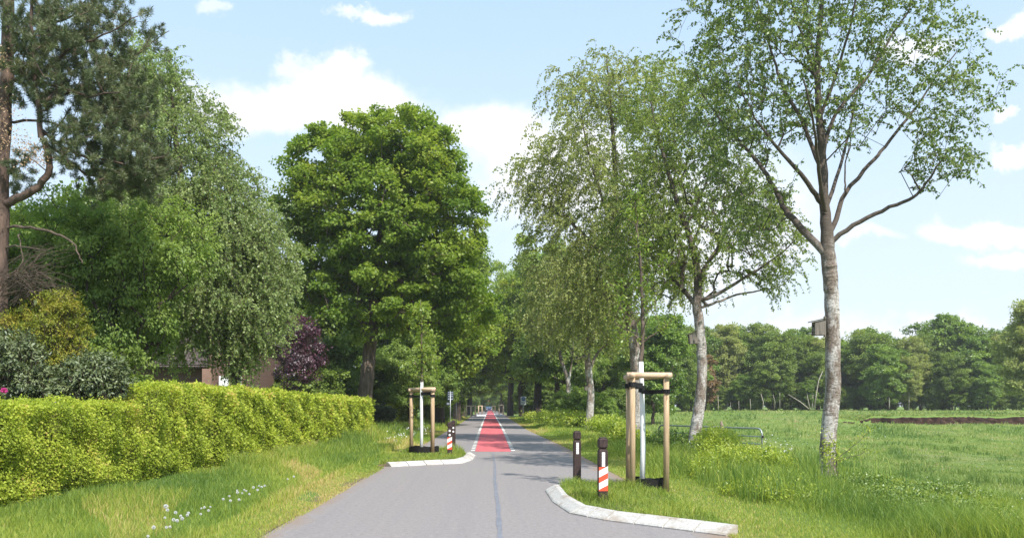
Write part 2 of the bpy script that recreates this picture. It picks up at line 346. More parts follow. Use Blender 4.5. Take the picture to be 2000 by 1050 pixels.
# ------------------------------------------------------------------ ground, road
def grid(name, xs, ys, hf, mat):
    XX, YY = np.meshgrid(xs, ys); Z = hf(XX, YY)
    V = np.stack([XX, YY, Z], -1).reshape(-1, 3); nx, ny = len(xs), len(ys)
    i = np.arange(ny - 1)[:, None] * nx + np.arange(nx - 1)[None]; i = i.ravel()
    return npmesh(name, V, [np.stack([i, i + 1, i + nx + 1, i + nx], 1)], mat, smooth=True)
xs = np.unique(np.concatenate([np.linspace(-900, -60, 14), np.linspace(-60, -12, 25), np.linspace(-12, -2.2, 50), [-1.5, 0, 1.5], np.linspace(2.0, 14, 66), np.linspace(14, 70, 94), np.linspace(70, 900, 24)]))
ys = np.unique(np.concatenate([np.linspace(-60, 4, 10), np.linspace(4, 45, 130), np.linspace(45, 83, 50), np.linspace(83, 87, 14), np.linspace(87, 140, 40), np.linspace(140, 1500, 30)]))
tag(grid('ground', xs, ys, GH, M_ground), kind='structure')
ry = np.concatenate([np.linspace(-30, 30, 7), np.linspace(32, 62, 12), [80, 120, 200, 330]])
V = []; 
for y in ry: V += [(ROAD_L - .02, y, 0), (float(road_right(y)) + .02, y, 0)]
tag(npmesh('road', V, [[(2 * i, 2 * i + 1, 2 * i + 3, 2 * i + 2) for i in range(len(ry) - 1)]], M_asph), kind='structure')
lane_l = [(30.5, -.52), (57, -.58), (97, -.62), (330, -.62)]; lane_r = [(30.5, .735), (57, .80), (97, .78), (330, .78)]
V = []
for (y, a), (_, b) in zip(lane_l, lane_r): V += [(a, y, .004), (b, y, .004)]
lane = tag(npmesh('cycle_lane', V, [[(2 * i, 2 * i + 1, 2 * i + 3, 2 * i + 2) for i in range(3)]], M_lane), kind='structure')
mk = MB(); y = 30.9
while y < 170:
    L = .55
    for s, tab in ((-1, lane_l), (1, lane_r)):
        e = np.interp(y, [a for a, _ in tab], [b for _, b in tab])
        x0, x1 = (e - .16, e - .02) if s < 0 else (e + .02, e + .16)
        mk.add([(x0, y, .0085), (x1, y, .0085), (x1, y + L, .0085), (x0, y + L, .0085)], [(0, 1, 2, 3)])
    y += 1.38 if y < 55 else .62
tag(mk.build('road_markings', M_line), kind='structure')
# bitumen seam wandering down the middle
sv = []; ys_ = np.linspace(6, 30, 60)
for i, y in enumerate(ys_):
    xc = .118 + .005 * math.sin(y * 1.9) + .003 * math.sin(y * 5.1) + (.012 * math.sin(y * .6)); w = .034 + .006 * math.sin(y * 3.3) + .004 * math.sin(y * 11)
    if y > 22: w *= max(.3, 1 - (y - 22) / 11)
    sv += [(xc - w, y, .004), (xc + w, y, .004)]
tag(npmesh('road_seam', sv, [[(2 * i, 2 * i + 1, 2 * i + 3, 2 * i + 2) for i in range(len(ys_) - 1)]], M_seam), kind='structure')
# side path leaving left in the distance
tag(npmesh('side_path', [(-12, 88, .03), (-2.9, 86, .03), (-2.9, 90, .03), (-12, 92, .03)], [[(0, 1, 2, 3)]], M_asph), kind='structure')

# ------------------------------------------------------------------ islands with kerbs
def island(name, poly, zt=.05):
    n = len(poly); cx = sum(p[0] for p in poly) / n; cy = sum(p[1] for p in poly) / n
    V = [(x, y, zt) for x, y in poly] + [(x, y, -.1) for x, y in poly] + [(cx, cy, zt + .005)]
    Fq = [(i, n + i, n + (i + 1) % n, (i + 1) % n) for i in range(n)]; Ft = [(i, (i + 1) % n, 2 * n) for i in range(n)]
    return tag(npmesh(name, V, [Fq, Ft], M_ground), kind='structure')
isl_R = [(3.1, 10.85), (1.83, 12.3), (1.45, 13.02), (1.31, 14.5), (1.31, 16.4), (1.5, 17.3), (3.1, 17.5)]
isl_L = [(-2.95, 22.95), (-1.7, 23.9), (-1.0, 24.6), (-.8, 25.6), (-.76, 27.6), (-.9, 29.6), (-1.5, 31.2), (-2.95, 31.6)]
island('grass_island', isl_R); island('grass_island', isl_L)
def kerb(path, label, seg, W0=.26, h=.12):
    """chamfered kerb stones swept along path; outward = left of travel is grass"""
    P = np.array(path, float); d = np.r_[0, np.cumsum(np.linalg.norm(np.diff(P, axis=0), axis=1))]
    t = thing('kerb', (0, 0, 0), label, 'kerb', 'kerbs round the grass islands')
    # stations: corners kept
    st = []
    for i in range(len(P) - 1):
        k = max(1, round((d[i + 1] - d[i]) / seg)); st += list(np.linspace(d[i], d[i + 1], k, endpoint=False))
    st.append(d[-1]); pts = np.array([[np.interp(s, d, P[:, 0]), np.interp(s, d, P[:, 1])] for s in st])
    T = np.diff(pts, axis=0); T /= np.linalg.norm(T, axis=1)[:, None]; nrm = np.stack([T[:, 1], -T[:, 0]], 1)   # right of travel = road side
    mit = [nrm[0]]
    for i in range(1, len(pts) - 1):
        m = nrm[i - 1] + nrm[i]; m /= np.linalg.norm(m); mit.append(m / max(.5, np.dot(m, nrm[i])))
    mit.append(nrm[-1])
    prof = [(W0 - .01, -.05), (W0, .015), (W0 - .02, .035), (.10, h - .006), (.085, h), (.006, h), (0, h - .006), (0, -.05)]
    for i in range(len(pts) - 1):
        g = .011; a = pts[i] + T[i] * g; b = pts[i + 1] - T[i] * g; V = []
        dz = rng.normal(0, .0025)
        for q, mm in ((a, mit[i]), (b, mit[i + 1])):
            for o, z in prof: V.append((q[0] + mm[0] * o, q[1] + mm[1] * o, z + dz))
        k = len(prof); Fc = [(j, (j + 1) % k, k + (j + 1) % k, k + j) for j in range(k)]
        mb = MB(); mb.add(V, Fc + [tuple(range(k - 1, -1, -1)), tuple(range(k, 2 * k))]); mb.build('kerb_stone', M_kerb, t)
    return t
kerb([(3.1, 10.85), (1.82, 12.3), (1.44, 13.0), (1.3, 14.5), (1.3, 16.4)][::-1], 'pale concrete kerb wrapping the near grass island at right', .5)
kerb([(-2.75, 23.0), (-.98, 24.35), (-.78, 25.6), (-.72, 28.0)], 'white concrete kerb wrapping the left grass island with the young tree', .62)

# ------------------------------------------------------------------ leaves
def unit(a): return a / (np.linalg.norm(a, axis=-1, keepdims=True) + 1e-9)
class Leaves:
    def __init__(s): s.P = []; s.D = []; s.N = []; s.L = []; s.Wd = []; s.v = []
    def add(s, P, D, Nn, L, Wd, v):
        n = len(P); s.P.append(P); s.D.append(unit(D)); s.N.append(Nn); s.L.append(np.broadcast_to(L, n)); s.Wd.append(np.broadcast_to(Wd, n)); s.v.append(np.broadcast_to(v, n))
    def build(s, name, mat, parent=None):
        P = np.concatenate(s.P); D = np.concatenate(s.D); Nn = np.concatenate(s.N); L = np.concatenate(s.L)[:, None]; Wd = np.concatenate(s.Wd)[:, None]; v = np.concatenate(s.v)
        S = unit(np.cross(D, Nn)); n = len(P); up = unit(np.cross(S, D))
        V = np.stack([P, P + D * L * .45 + S * Wd * .5 + up * L * .06, P + D * L, P + D * L * .45 - S * Wd * .5 + up * L * .06], 1)
        i = np.arange(n)[:, None] * 4
        return npmesh(name, V.reshape(-1, 3), [i + np.array([0, 1, 2, 3])], mat, {'v': np.repeat(np.clip(v, 0, 1), 4)}, parent=parent)
def rdir(r, n): return unit(r.normal(size=(n, 3)))

class Skel:
    def __init__(s, r): s.P = []; s.par = []; s.R = []; s.r = r
    def add(s, pts, start=-1, rads=None):
        ids = []; pr = start
        for i, p in enumerate(pts):
            s.P.append(np.asarray(p, float)); s.par.append(pr); s.R.append(None if rads is None else rads[i]); pr = len(s.P) - 1; ids.append(pr)
        return ids
    def smooth_add(s, pts, start=-1, rads=None, k=4, jit=.0):
        pts = np.asarray(pts, float)
        if start >= 0: pts = np.vstack([s.P[start], pts])
        n = len(pts); t = np.arange(n); tt = np.linspace(0, n - 1, (n - 1) * k + 1)
        # catmull-rom
        out = []
        for q in tt:
            i = min(int(q), n - 2); f = q - i; p0 = pts[max(i - 1, 0)]; p1 = pts[i]; p2 = pts[i + 1]; p3 = pts[min(i + 2, n - 1)]
            out.append(.5 * ((2 * p1) + (-p0 + p2) * f + (2 * p0 - 5 * p1 + 4 * p2 - p3) * f * f + (-p0 + 3 * p1 - 3 * p2 + p3) * f ** 3))
        out = np.array(out) + s.r.normal(0, jit, (len(out), 3)) if jit else np.array(out)
        rr = None
        if rads is not None:
            rads = np.asarray(rads, float)
            if start >= 0: rads = np.r_[rads[0] * 1.12, rads]
            rr = np.interp(tt, t, rads)
        if start >= 0: out = out[1:]; rr = None if rr is None else rr[1:]
        return s.add(out, start, rr)
    def near(s, p, zpen=1.2, zmin=-9, back=None):
        A = np.array(s.P); d = np.linalg.norm(A - p, axis=1) + zpen * np.maximum(0, A[:, 2] - p[2] + .35) + 50 * (A[:, 2] < zmin)
        return int(np.argmin(d))
    def grow(s, p, zpen=1.2, zmin=-9, step=.5, arch=.12, jit=.05):
        i = s.near(np.asarray(p), zpen, zmin); a = s.P[i]; v = np.asarray(p) - a; L = np.linalg.norm(v); n = max(1, int(L / step)); pts = []
        for k in range(1, n + 1):
            t = k / n; q = a + v * t; q = q + np.array([0, 0, 1]) * arch * L * math.sin(math.pi * t)
            if k < n: q = q + s.r.normal(0, jit, 3)
            pts.append(q)
        return s.add(pts, i)[-1]
    def radii(s, r0, p=.5, rmin=.006):
        n = len(s.P); cnt = np.zeros(n); haschild = np.zeros(n, bool)
        for i in range(n):
            if s.par[i] >= 0: haschild[s.par[i]] = True
        cnt[~haschild] = 1
        for i in range(n - 1, -1, -1):
            if s.par[i] >= 0: cnt[s.par[i]] += cnt[i]
        tot = cnt.max(); rad = np.maximum(rmin, r0 * (cnt / tot) ** p)
        for i in range(n):
            if s.R[i] is not None: rad[i] = s.R[i]
            elif s.par[i] >= 0: rad[i] = min(rad[i], rad[s.par[i]] * .95)
        return rad
    def mesh(s, name, mat, parent, r0, p=.5, rmin=.006, sides=7, org=(0, 0, 0)):
        rad = s.radii(r0, p, rmin); P = np.array(s.P); par = np.array(s.par)
        d = np.zeros_like(P); ok = par >= 0; d[ok] = P[ok] - P[par[ok]]; d[~ok] = (0, 0, 1); d = unit(d)
        e = np.where(ok)[0]; a = par[e]
        ref = np.array([.31, .95, .05])
        def ring(c, dr, r, k):
            u = unit(np.cross(dr, ref)); v = np.cross(dr, u); ang = np.arange(k) * 2 * math.pi / k
            return c[:, None] + r[:, None, None] * (np.cos(ang)[None, :, None] * u[:, None] + np.sin(ang)[None, :, None] * v[:, None])
        Vs = []; Fs = []; base = 0
        for big in (True, False):
            m = (rad[e] > .02) == big; ee = e[m]; aa = a[m]
            if not len(ee): continue
            k = sides if big else 4
            same = (rad[ee] / rad[aa] > .72) & (np.sum(d[ee] * d[aa], 1) > .5)
            dA = np.where(same[:, None], unit(d[ee] * .5 + d[aa] * .5) * 0 + d[aa], d[ee]); rA = np.where(same, rad[aa], np.minimum(rad[ee] * 1.25, rad[aa]))
            A = ring(P[aa], dA, rA, k); B = ring(P[ee], d[ee], rad[ee], k)
            V = np.concatenate([A, B], 1).reshape(-1, 3); i = np.arange(len(ee))[:, None, None] * 2 * k + base
            j = np.arange(k); q = np.stack([j, (j + 1) % k, k + (j + 1) % k, k + j], 1)[None]
            Fs.append((i + q).reshape(-1, 4)); Vs.append(V); base += len(V)
        return npmesh(name, np.concatenate(Vs) - np.asarray(org), [np.concatenate(Fs)], mat, smooth=True, parent=parent)

def env_points(r, n, ells, shell=.5, dmin=0.0):
    """points in a union of ellipsoids (c, rad, weight), biased to the shell"""
    w = np.array([e[2] for e in ells]); w = w / w.sum(); out = []; tries = 0
    while len(out) < n and tries < n * 30:
        tries += 1
        c, rd, _ = ells[r.choice(len(ells), p=w)]; q = r.random() ** .5 * (1 - shell) + shell if r.random() < .85 else r.random()
        p = np.array(c) + unit(r.normal(size=3)) * np.array(rd) * q
        if dmin and out and np.min(np.sum((np.array(out) - p) ** 2, 1)) < dmin ** 2: continue
        out.append(p)
    return np.array(out)

def broad_tree(name, loc, label, cat, ells, trunk, leafm, barkm, nclump=150, nleaf=170, rc=.8, ls=.15, seed=1, group=None, r0=.3, zmin=2.0, shell=.5, dmin=.4, p=.5, flat=.6, down=0.0, trunkpts=None, dens=1.0, aspect=.75, vspread=.25):
    """ells / trunk in local coordinates; trunk: list of (x,y,z,r)"""
    r = np.random.default_rng(seed); t = thing(name, loc, label, cat, group)
    sk = Skel(r); T = np.array(trunk, float); ids = sk.smooth_add(T[:, :3], -1, T[:, 3], 4, .012)
    C = env_points(r, nclump, ells, shell, dmin); cen = np.mean([e[0] for e in ells], 0)
    o = np.argsort(np.linalg.norm(C - T[len(T) // 2, :3], axis=1)); C = C[o]; lv = Leaves()
    zlo, zhi = C[:, 2].min(), C[:, 2].max()
    for c in C:
        tip = sk.grow(c - np.array([0, 0, .15]), 1.3, zmin, .7, .06, .06)
        m = int(nleaf * r.uniform(.5, 1.4)); R_ = rc * r.uniform(.65, 1.3)
        dv = unit(r.normal(size=(m, 3))); rad = r.random(m) ** .45
        # sub-lumps make the clump edge uneven
        k = 5; sub = unit(r.normal(size=(k, 3))) * .62; pick = r.integers(0, k, m)
        q = (sub[pick] + dv * rad[:, None] * .58) * np.array([1, 1, flat]) * R_
        P = c + q; outw = unit(q + unit(c - cen) * .5 * R_)
        Dn = unit(rdir(r, m) * .8 + outw * .7 + np.array([0, 0, -.35 - down])); Nn = unit(outw * .7 + np.array([0, 0, .9]) + rdir(r, m) * .75)
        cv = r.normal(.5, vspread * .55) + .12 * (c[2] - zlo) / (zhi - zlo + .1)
        lv.add(P, Dn, Nn, ls * r.uniform(.7, 1.25, m), ls * aspect * r.uniform(.8, 1.2, m), cv + r.normal(0, vspread * .45, m))
        for s_ in sub[:3]: sk.add([c + s_ * R_ * np.array([1, 1, flat]) * 1.1], tip)
    sk.mesh('trunk', barkm, t, r0, p)
    lv.build('crown', leafm, t); return t

def strand_leaves(r, sk, lv, tip, outd, n, L, ls, spac, droop, cv, wind=(0, 0, 0)):
    """hanging birch twigs with alternate leaves"""
    a = sk.P[tip]
    for _ in range(n):
        d = unit(outd * .8 + rdir(r, 1)[0] * .8 + np.array([0, 0, .25])); LL = L * r.uniform(.45, 1.3); k = max(3, int(LL / .16)); pts = []; p = a.copy()
        for j in range(k):
            d = unit(d + np.array([0, 0, -1]) * droop * (.35 + j / k) + r.normal(0, .12, 3) + np.array(wind)); p = p + d * LL / k; pts.append(p)
        sk.add(pts, tip); Q = np.vstack([a, pts]); m = max(4, int(LL / spac)); s = r.uniform(.12, 1, m) * k; i = np.minimum(s.astype(int), k - 1); f = (s - i)[:, None]
        P = Q[i] * (1 - f) + Q[i + 1] * f + r.normal(0, .02, (m, 3)); Dn = unit(rdir(r, m) * .9 + np.array([0, 0, -.75])); Nn = unit(rdir(r, m) + np.array([0, 0, .35]))
        lv.add(P, Dn, Nn, ls * r.uniform(.7, 1.25, m), ls * .72 * r.uniform(.8, 1.2, m), cv + r.normal(0, .2, m))
def birch_tree(name, base, label, limbs, trunk, ells, leafm, barkm, nclump, per, L, ls, spac, seed, droop=.45, group='birches lining the right verge', r0=.2, zmin=3.0, rmin=.005, dmin=.35, wind=(0, 0, 0), p=.55, cat='birch tree', shell=.35, twigr=.15):
    r = np.random.default_rng(seed); base = np.asarray(base, float); t = thing(name, base, label, cat, group)
    sk = Skel(r); T = np.array(trunk, float); ids = sk.smooth_add(T[:, :3], -1, T[:, 3], 5, .008)
    for lb in limbs:
        lb = np.array(lb, float); i = sk.near(lb[0, :3], 0); sk.smooth_add(lb[:, :3], i, lb[:, 3], 4, .01)
    C = env_points(r, nclump, ells, shell, dmin); mid = T[len(T) // 2, :3]
    C = C[np.argsort(np.linalg.norm(C - mid, axis=1))]; lv = Leaves()
    for c in C:
        tip = sk.grow(c, .9, zmin, .4, .05, .05); o = unit((c - mid) * np.array([1, 1, .3]))
        strand_leaves(r, sk, lv, tip, o, r.integers(max(1, per - 2), per + 3), L, ls, spac, droop, r.normal(.5, .13), wind)
    sk.mesh('trunk', barkm, t, r0, p, rmin, 9, base)
    o = lv.build('crown', leafm, t); o.location = tuple(-base); return t

# ------------------------------------------------------------------ the four near birches on the right (surveyed limbs)
def lim(pts, Y, r0, r1, dy=0.0):
    n = len(pts); return [(*W(px, py, Y + dy * i / max(1, n - 1)), r0 + (r1 - r0) * i / max(1, n - 1)) for i, (px, py) in enumerate(pts)]
def E(px, py, rx, ry, Y, rd, w=1.0, dy=0):               # an envelope lobe from its outline in the photo
    s = Y / F; return (W(px, py, Y, dy), (rx * s, rd, ry * s), w)
Y4 = 19.0
tr4 = [(*W(1616, 946, Y4), .205), (*W(1617, 915, Y4), .18), (*W(1618, 860, Y4), .172), (*W(1627, 764, Y4), .165), (*W(1626, 645, Y4), .16), (*W(1624, 574, Y4), .155), (*W(1620, 520, Y4), .165), (*W(1617, 480, Y4), .15), (*W(1611, 400, Y4), .105), (*W(1607, 320, Y4), .09), (*W(1598, 200, Y4), .07), (*W(1598, 86, Y4), .055), (*W(1606, 0, Y4), .045), (*W(1600, -150, Y4), .03), (*W(1602, -270, Y4), .015)]
lm4 = [lim([(1622, 475), (1666, 440), (1723, 411), (1774, 389), (1803, 366), (1831, 326), (1857, 286)], Y4, .058, .012, -1.2),
       lim([(1623, 451), (1637, 417), (1651, 377), (1700, 320), (1729, 286), (1774, 229), (1797, 200), (1826, 154), (1870, 100)], Y4, .06, .012, .9),
       lim([(1606, 488), (1557, 437), (1534, 411), (1511, 366), (1483, 320), (1443, 274), (1403, 229), (1370, 180)], Y4, .085, .014, 1.2),
       lim([(1603, 394), (1580, 360), (1546, 320), (1511, 280), (1475, 230), (1440, 160)], Y4, .06, .012, -1.4),
       lim([(1600, 326), (1569, 240), (1529, 171), (1511, 114), (1489, 46), (1470, -40)], Y4, .05, .012, 1.0),
       lim([(1609, 300), (1631, 223), (1694, 149), (1746, 63), (1780, 11), (1800, -60)], Y4, .045, .01, .6),
       lim([(1598, 171), (1574, 86), (1551, 23), (1530, -80)], Y4, .035, .01, -.9),
       lim([(1602, 228), (1643, 114), (1671, 0), (1690, -100)], Y4, .038, .01, -1.2),
       lim([(1612, 420), (1600, 330), (1590, 250), (1570, 150)], Y4, .05, .012, -2.6),
       lim([(1612, 410), (1640, 330), (1660, 250), (1680, 150)], Y4, .05, .012, 2.8),
       lim([(1651, 371), (1650, 330), (1655, 300), (1668, 255)], Y4, .02, .008, .3)]
el4 = [E(1590, 60, 235, 250, Y4, 2.7, 3.4), E(1480, 170, 130, 150, Y4, 2.2, 1.5), E(1765, 130, 125, 150, Y4, 1.6, .85), E(1785, 260, 70, 80, Y4, 1.1, .35, -.8), E(1430, 60, 100, 110, Y4, 1.3, .6), E(1440, 290, 60, 70, Y4, 1.2, .35, .8), E(1650, -120, 200, 160, Y4, 2.0, 1.2), E(1850, 70, 45, 50, Y4, .8, .12), E(1775, 335, 55, 60, Y4, 1.0, .38, -.8), E(1825, 325, 22, 30, Y4, .4, .08, -1), E(1500, 400, 70, 60, Y4, 1.2, .45, .6), E(1965, -15, 22, 16, Y4, .3, .03), E(1945, 185, 25, 22, Y4, .3, .05), E(1340, 90, 30, 60, Y4, .6, .1)]
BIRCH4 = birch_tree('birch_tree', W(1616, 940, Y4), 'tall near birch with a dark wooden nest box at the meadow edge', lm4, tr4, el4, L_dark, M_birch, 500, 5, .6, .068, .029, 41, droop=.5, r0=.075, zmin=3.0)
Y3 = 27.7
tr3 = [(*W(1350, 900, Y3), .22), (*W(1352, 880, Y3), .17), (*W(1357, 850, Y3), .19), (*W(1365, 800, Y3), .185), (*W(1371, 740, Y3), .165), (*W(1370, 680, Y3), .16), (*W(1366, 630, Y3), .155), (*W(1361, 590, Y3), .15), (*W(1364, 545, Y3), .12), (*W(1352, 480, Y3), .10), (*W(1325, 400, Y3), .08), (*W(1300, 320, Y3), .06), (*W(1285, 260, Y3), .04), (*W(1270, 190, Y3), .02)]
lm3 = [lim([(1368, 585), (1400, 575), (1450, 545), (1490, 520), (1530, 490), (1560, 460)], Y3, .07, .012, -1), lim([(1370, 600), (1400, 590), (1440, 575), (1480, 568), (1520, 560), (1545, 540)], Y3, .05, .01, 1.2),
       lim([(1356, 592), (1330, 560), (1290, 520), (1262, 480), (1240, 430)], Y3, .085, .015, .8), lim([(1362, 540), (1390, 500), (1420, 450), (1440, 400), (1450, 330)], Y3, .06, .012, .8),
       lim([(1340, 440), (1370, 380), (1390, 310), (1395, 230)], Y3, .05, .012, -1.2)]
el3 = [E(1350, 400, 150, 190, Y3, 2.6, 3), E(1330, 250, 110, 120, Y3, 2.0, 1.4), E(1470, 450, 90, 90, Y3, 1.7, .75), E(1260, 470, 70, 110, Y3, 1.6, .8), E(1500, 540, 60, 28, Y3, 1.2, .2)]
birch_tree('birch_tree', W(1350, 895, Y3), 'curved white birch leaning behind the tall weeds by the field gate', lm3, tr3, el3, L_birch, M_birch, 440, 6, .8, .075, .034, 31, droop=.5, zmin=3.5, r0=.13)
Y2 = 37.0
tr2 = [(*W(1247, 880, Y2), .36), (*W(1247, 850, Y2), .29), (*W(1246, 790, Y2), .26), (*W(1243, 720, Y2), .25), (*W(1238, 660, Y2), .24), (*W(1225, 600, Y2), .20), (*W(1212, 520, Y2), .17), (*W(1205, 420, Y2), .14), (*W(1200, 300, Y2), .10), (*W(1190, 180, Y2), .05), (*W(1185, 110, Y2), .02)]
lm2 = [lim([(1225, 600), (1200, 540), (1160, 480), (1110, 430), (1060, 400), (1010, 380)], Y2, .11, .015, 1), lim([(1210, 480), (1180, 400), (1150, 300), (1130, 200)], Y2, .09, .012, -1.5), lim([(1206, 440), (1250, 380), (1280, 300), (1290, 200)], Y2, .09, .012, 1.4),
       lim([(1232, 640), (1270, 600), (1300, 560), (1320, 500)], Y2, .07, .012, -1)]
el2 = [E(1190, 330, 150, 210, Y2, 3.4, 3), E(1150, 470, 130, 150, Y2, 3.0, 1.8), E(1060, 340, 80, 75, Y2, 2.0, .55), E(1160, 180, 90, 80, Y2, 2.2, .6), E(1250, 190, 80, 80, Y2, 2.2, .6), E(1250, 520, 110, 110, Y2, 2.6, 1.1), E(1130, 580, 100, 70, Y2, 2.2, .7)]
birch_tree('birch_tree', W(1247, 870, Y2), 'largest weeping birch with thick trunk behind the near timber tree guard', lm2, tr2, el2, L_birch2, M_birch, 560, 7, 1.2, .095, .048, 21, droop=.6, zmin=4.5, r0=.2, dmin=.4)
Y1 = 59.0
tr1 = [(*W(1147, 850, Y1), .34), (*W(1151, 820, Y1), .27), (*W(1154, 770, Y1), .25), (*W(1149, 720, Y1), .24), (*W(1147, 685, Y1), .2), (*W(1140, 620, Y1), .16), (*W(1130, 540, Y1), .1), (*W(1125, 490, Y1), .04)]
lm1 = [lim([(1152, 722), (1163, 695), (1175, 680), (1195, 665)], Y1, .12, .03, 0), lim([(1145, 650), (1120, 600), (1100, 560)], Y1, .1, .03, 1)]
el1 = [E(1130, 570, 75, 90, Y1, 3.2, 2), E(1180, 620, 60, 60, Y1, 2.8, 1), E(1085, 620, 50, 60, Y1, 2.4, .8)]
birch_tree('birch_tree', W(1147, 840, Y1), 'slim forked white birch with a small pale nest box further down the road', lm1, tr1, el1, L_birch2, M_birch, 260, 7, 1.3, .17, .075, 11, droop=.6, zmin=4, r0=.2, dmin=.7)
Y0 = 74.0
tr0 = [(*W(1108, 830, Y0), .25), (*W(1109, 790, Y0), .2), (*W(1110, 750, Y0), .19), (*W(1104, 725, Y0), .16), (*W(1093, 690, Y0), .13), (*W(1092, 640, Y0), .1), (*W(1088, 590, Y0), .05)]
birch_tree('birch_tree', W(1108, 828, Y0), 'thin crooked birch among bushes right of the big dark oak trunk', [lim([(1110, 750), (1116, 710), (1120, 660)], Y0, .1, .04)], tr0, [E(1085, 600, 55, 70, Y0, 3, 1), E(1130, 650, 40, 60, Y0, 2.5, .6)], L_birch2, M_birch, 90, 6, 1.4, .2, .12, 12, droop=.6, zmin=4, dmin=.8)

# ------------------------------------------------------------------ left garden trees
def sc(ells, base): return [(np.asarray(c) - base, rd, w) for c, rd, w in ells]
# big green maple
YM = 46.0; bM = np.array([X(712, YM), YM, 0.0])
el = sc([E(745, 400, 170, 175, YM, 4.6, 3), E(650, 440, 105, 140, YM, 3.6, 1.3), E(850, 450, 100, 150, YM, 3.8, 1.5), E(760, 280, 105, 70, YM, 3, .8), E(740, 570, 170, 95, YM, 4.2, 1.6), E(905, 560, 60, 110, YM, 3.0, .8, 1), E(600, 400, 60, 80, YM, 2.2, .4), E(830, 330, 75, 80, YM, 3, .8), E(640, 320, 70, 70, YM, 2.6, .7), E(890, 440, 60, 80, YM, 2.6, .6), E(740, 430, 120, 130, YM, 2.6, 1.2, -1.5)], bM)
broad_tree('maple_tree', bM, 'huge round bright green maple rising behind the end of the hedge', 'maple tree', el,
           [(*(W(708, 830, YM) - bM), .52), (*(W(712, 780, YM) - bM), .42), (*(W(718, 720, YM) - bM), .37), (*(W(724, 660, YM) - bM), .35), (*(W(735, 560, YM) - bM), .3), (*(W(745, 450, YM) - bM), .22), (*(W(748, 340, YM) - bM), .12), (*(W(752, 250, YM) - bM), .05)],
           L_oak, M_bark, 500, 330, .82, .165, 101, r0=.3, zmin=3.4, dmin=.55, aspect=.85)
# light green birch-like tree (left)
YL = 28.0; bL = np.array([X(395, YL), YL, .1])
tl = [(*W(462, 800, YL), .14), (*W(456, 700, YL), .135), (*W(410, 560, YL), .13), (*W(365, 420, YL), .13), (*W(345, 280, YL), .09), (*W(335, 180, YL), .05), (*W(330, 110, YL), .02)]
elL = [E(340, 330, 95, 190, YL, 2.4, 1.8), E(410, 500, 130, 130, YL, 2.7, 2.4), E(455, 580, 95, 110, YL, 2.2, 1.5), E(300, 200, 70, 110, YL, 1.8, .8), E(300, 460, 120, 120, YL, 2.5, 1.3), E(360, 600, 100, 55, YL, 2, .6), E(455, 670, 45, 60, YL, 1, .5), E(500, 600, 60, 80, YL, 1.3, .6), E(430, 400, 75, 90, YL, 1.8, .9), E(505, 500, 60, 95, YL, 1.6, .9), E(400, 270, 40, 70, YL, 1.2, .3), E(345, 670, 55, 32, YL, 1, .2)]
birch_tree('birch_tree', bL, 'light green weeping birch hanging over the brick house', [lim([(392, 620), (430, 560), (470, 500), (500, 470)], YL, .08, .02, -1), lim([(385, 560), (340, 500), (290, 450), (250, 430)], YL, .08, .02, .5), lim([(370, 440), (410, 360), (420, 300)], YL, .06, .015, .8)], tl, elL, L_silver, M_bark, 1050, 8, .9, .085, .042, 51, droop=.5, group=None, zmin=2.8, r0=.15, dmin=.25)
YS = 23.0; bS = np.array([X(215, YS), YS, .2])
el = sc([E(225, 520, 110, 110, YS, 1.9, 2), E(150, 450, 100, 70, YS, 1.7, 1), E(260, 620, 75, 90, YS, 1.6, 1), E(330, 480, 90, 80, YS, 1.6, .9), E(90, 520, 80, 80, YS, 1.5, .7)], bS)
broad_tree('ash_tree', bS, 'mid green feathery garden tree behind the golden conifer', 'garden tree', el, [(0, 0, -.1, .2), (.05, 0, 2, .15), (.1, .1, 3.5, .11), (.1, .1, 5.5, .05)], L_mid, M_bark_d, 260, 210, .48, .10, 102, r0=.14, zmin=1.6, dmin=.3, aspect=.5, down=.4)
# golden conifer, rhododendrons
YC = 17.0; bC = np.array([X(100, YC), YC, .2])
el = sc([E(105, 640, 60, 65, YC, .6, 2), E(60, 660, 45, 50, YC, .5, 1), E(130, 690, 45, 55, YC, .5, 1), E(115, 600, 35, 35, YC, .35, .6), E(10, 650, 30, 45, YC, .4, .5), E(100, 740, 70, 60, YC, .6, .8)], bC)
broad_tree('golden_conifer', bC, 'small golden yellow conifer above the pale rhododendrons', 'conifer', el, [(0, 0, 0, .08), (0, 0, 1.2, .06), (.03, 0, 2.6, .03), (.05, 0, 3.2, .015)], L_yconif, M_bark_d, 260, 110, .2, .06, 103, r0=.05, zmin=.3, dmin=.1, aspect=.3, flat=.7)
def bush(name, base, label, cat, ells, leafm, n, nl, rc, ls, seed, asp=.5, group=None, down=0, vs=.25, dmin=.12, bark=None):
    ells = sc(ells, np.asarray(base)); return broad_tree(name, base, label, cat, ells, [(0, 0, -.1, .05), (0, 0, .25, .04), (0, 0, .5, .02)], leafm, bark or M_bark_d, n, nl, rc, ls, seed, group=group, r0=.04, zmin=-5, dmin=dmin, aspect=asp, down=down, vspread=vs)
YR = 14.6
bush('rhododendron', (X(30, YR), YR, .3), 'pale leaved rhododendron with one pink bloom at the left edge', 'shrub', [E(15, 720, 70, 75, YR, .6, 2), E(70, 765, 40, 50, YR, .45, 1), E(-40, 700, 70, 70, YR, .5, 1)], L_rhodo, 230, 60, .17, .085, 104, .36, dmin=.09)
bush('rhododendron', (X(180, YR), YR, .3), 'grey green rhododendron mound behind the step in the hedge', 'shrub', [E(180, 740, 60, 50, YR, .55, 2), E(150, 770, 50, 45, YR, .5, 1), E(215, 745, 30, 45, YR, .4, .7)], L_rhodo, 200, 60, .17, .085, 105, .36, dmin=.09)
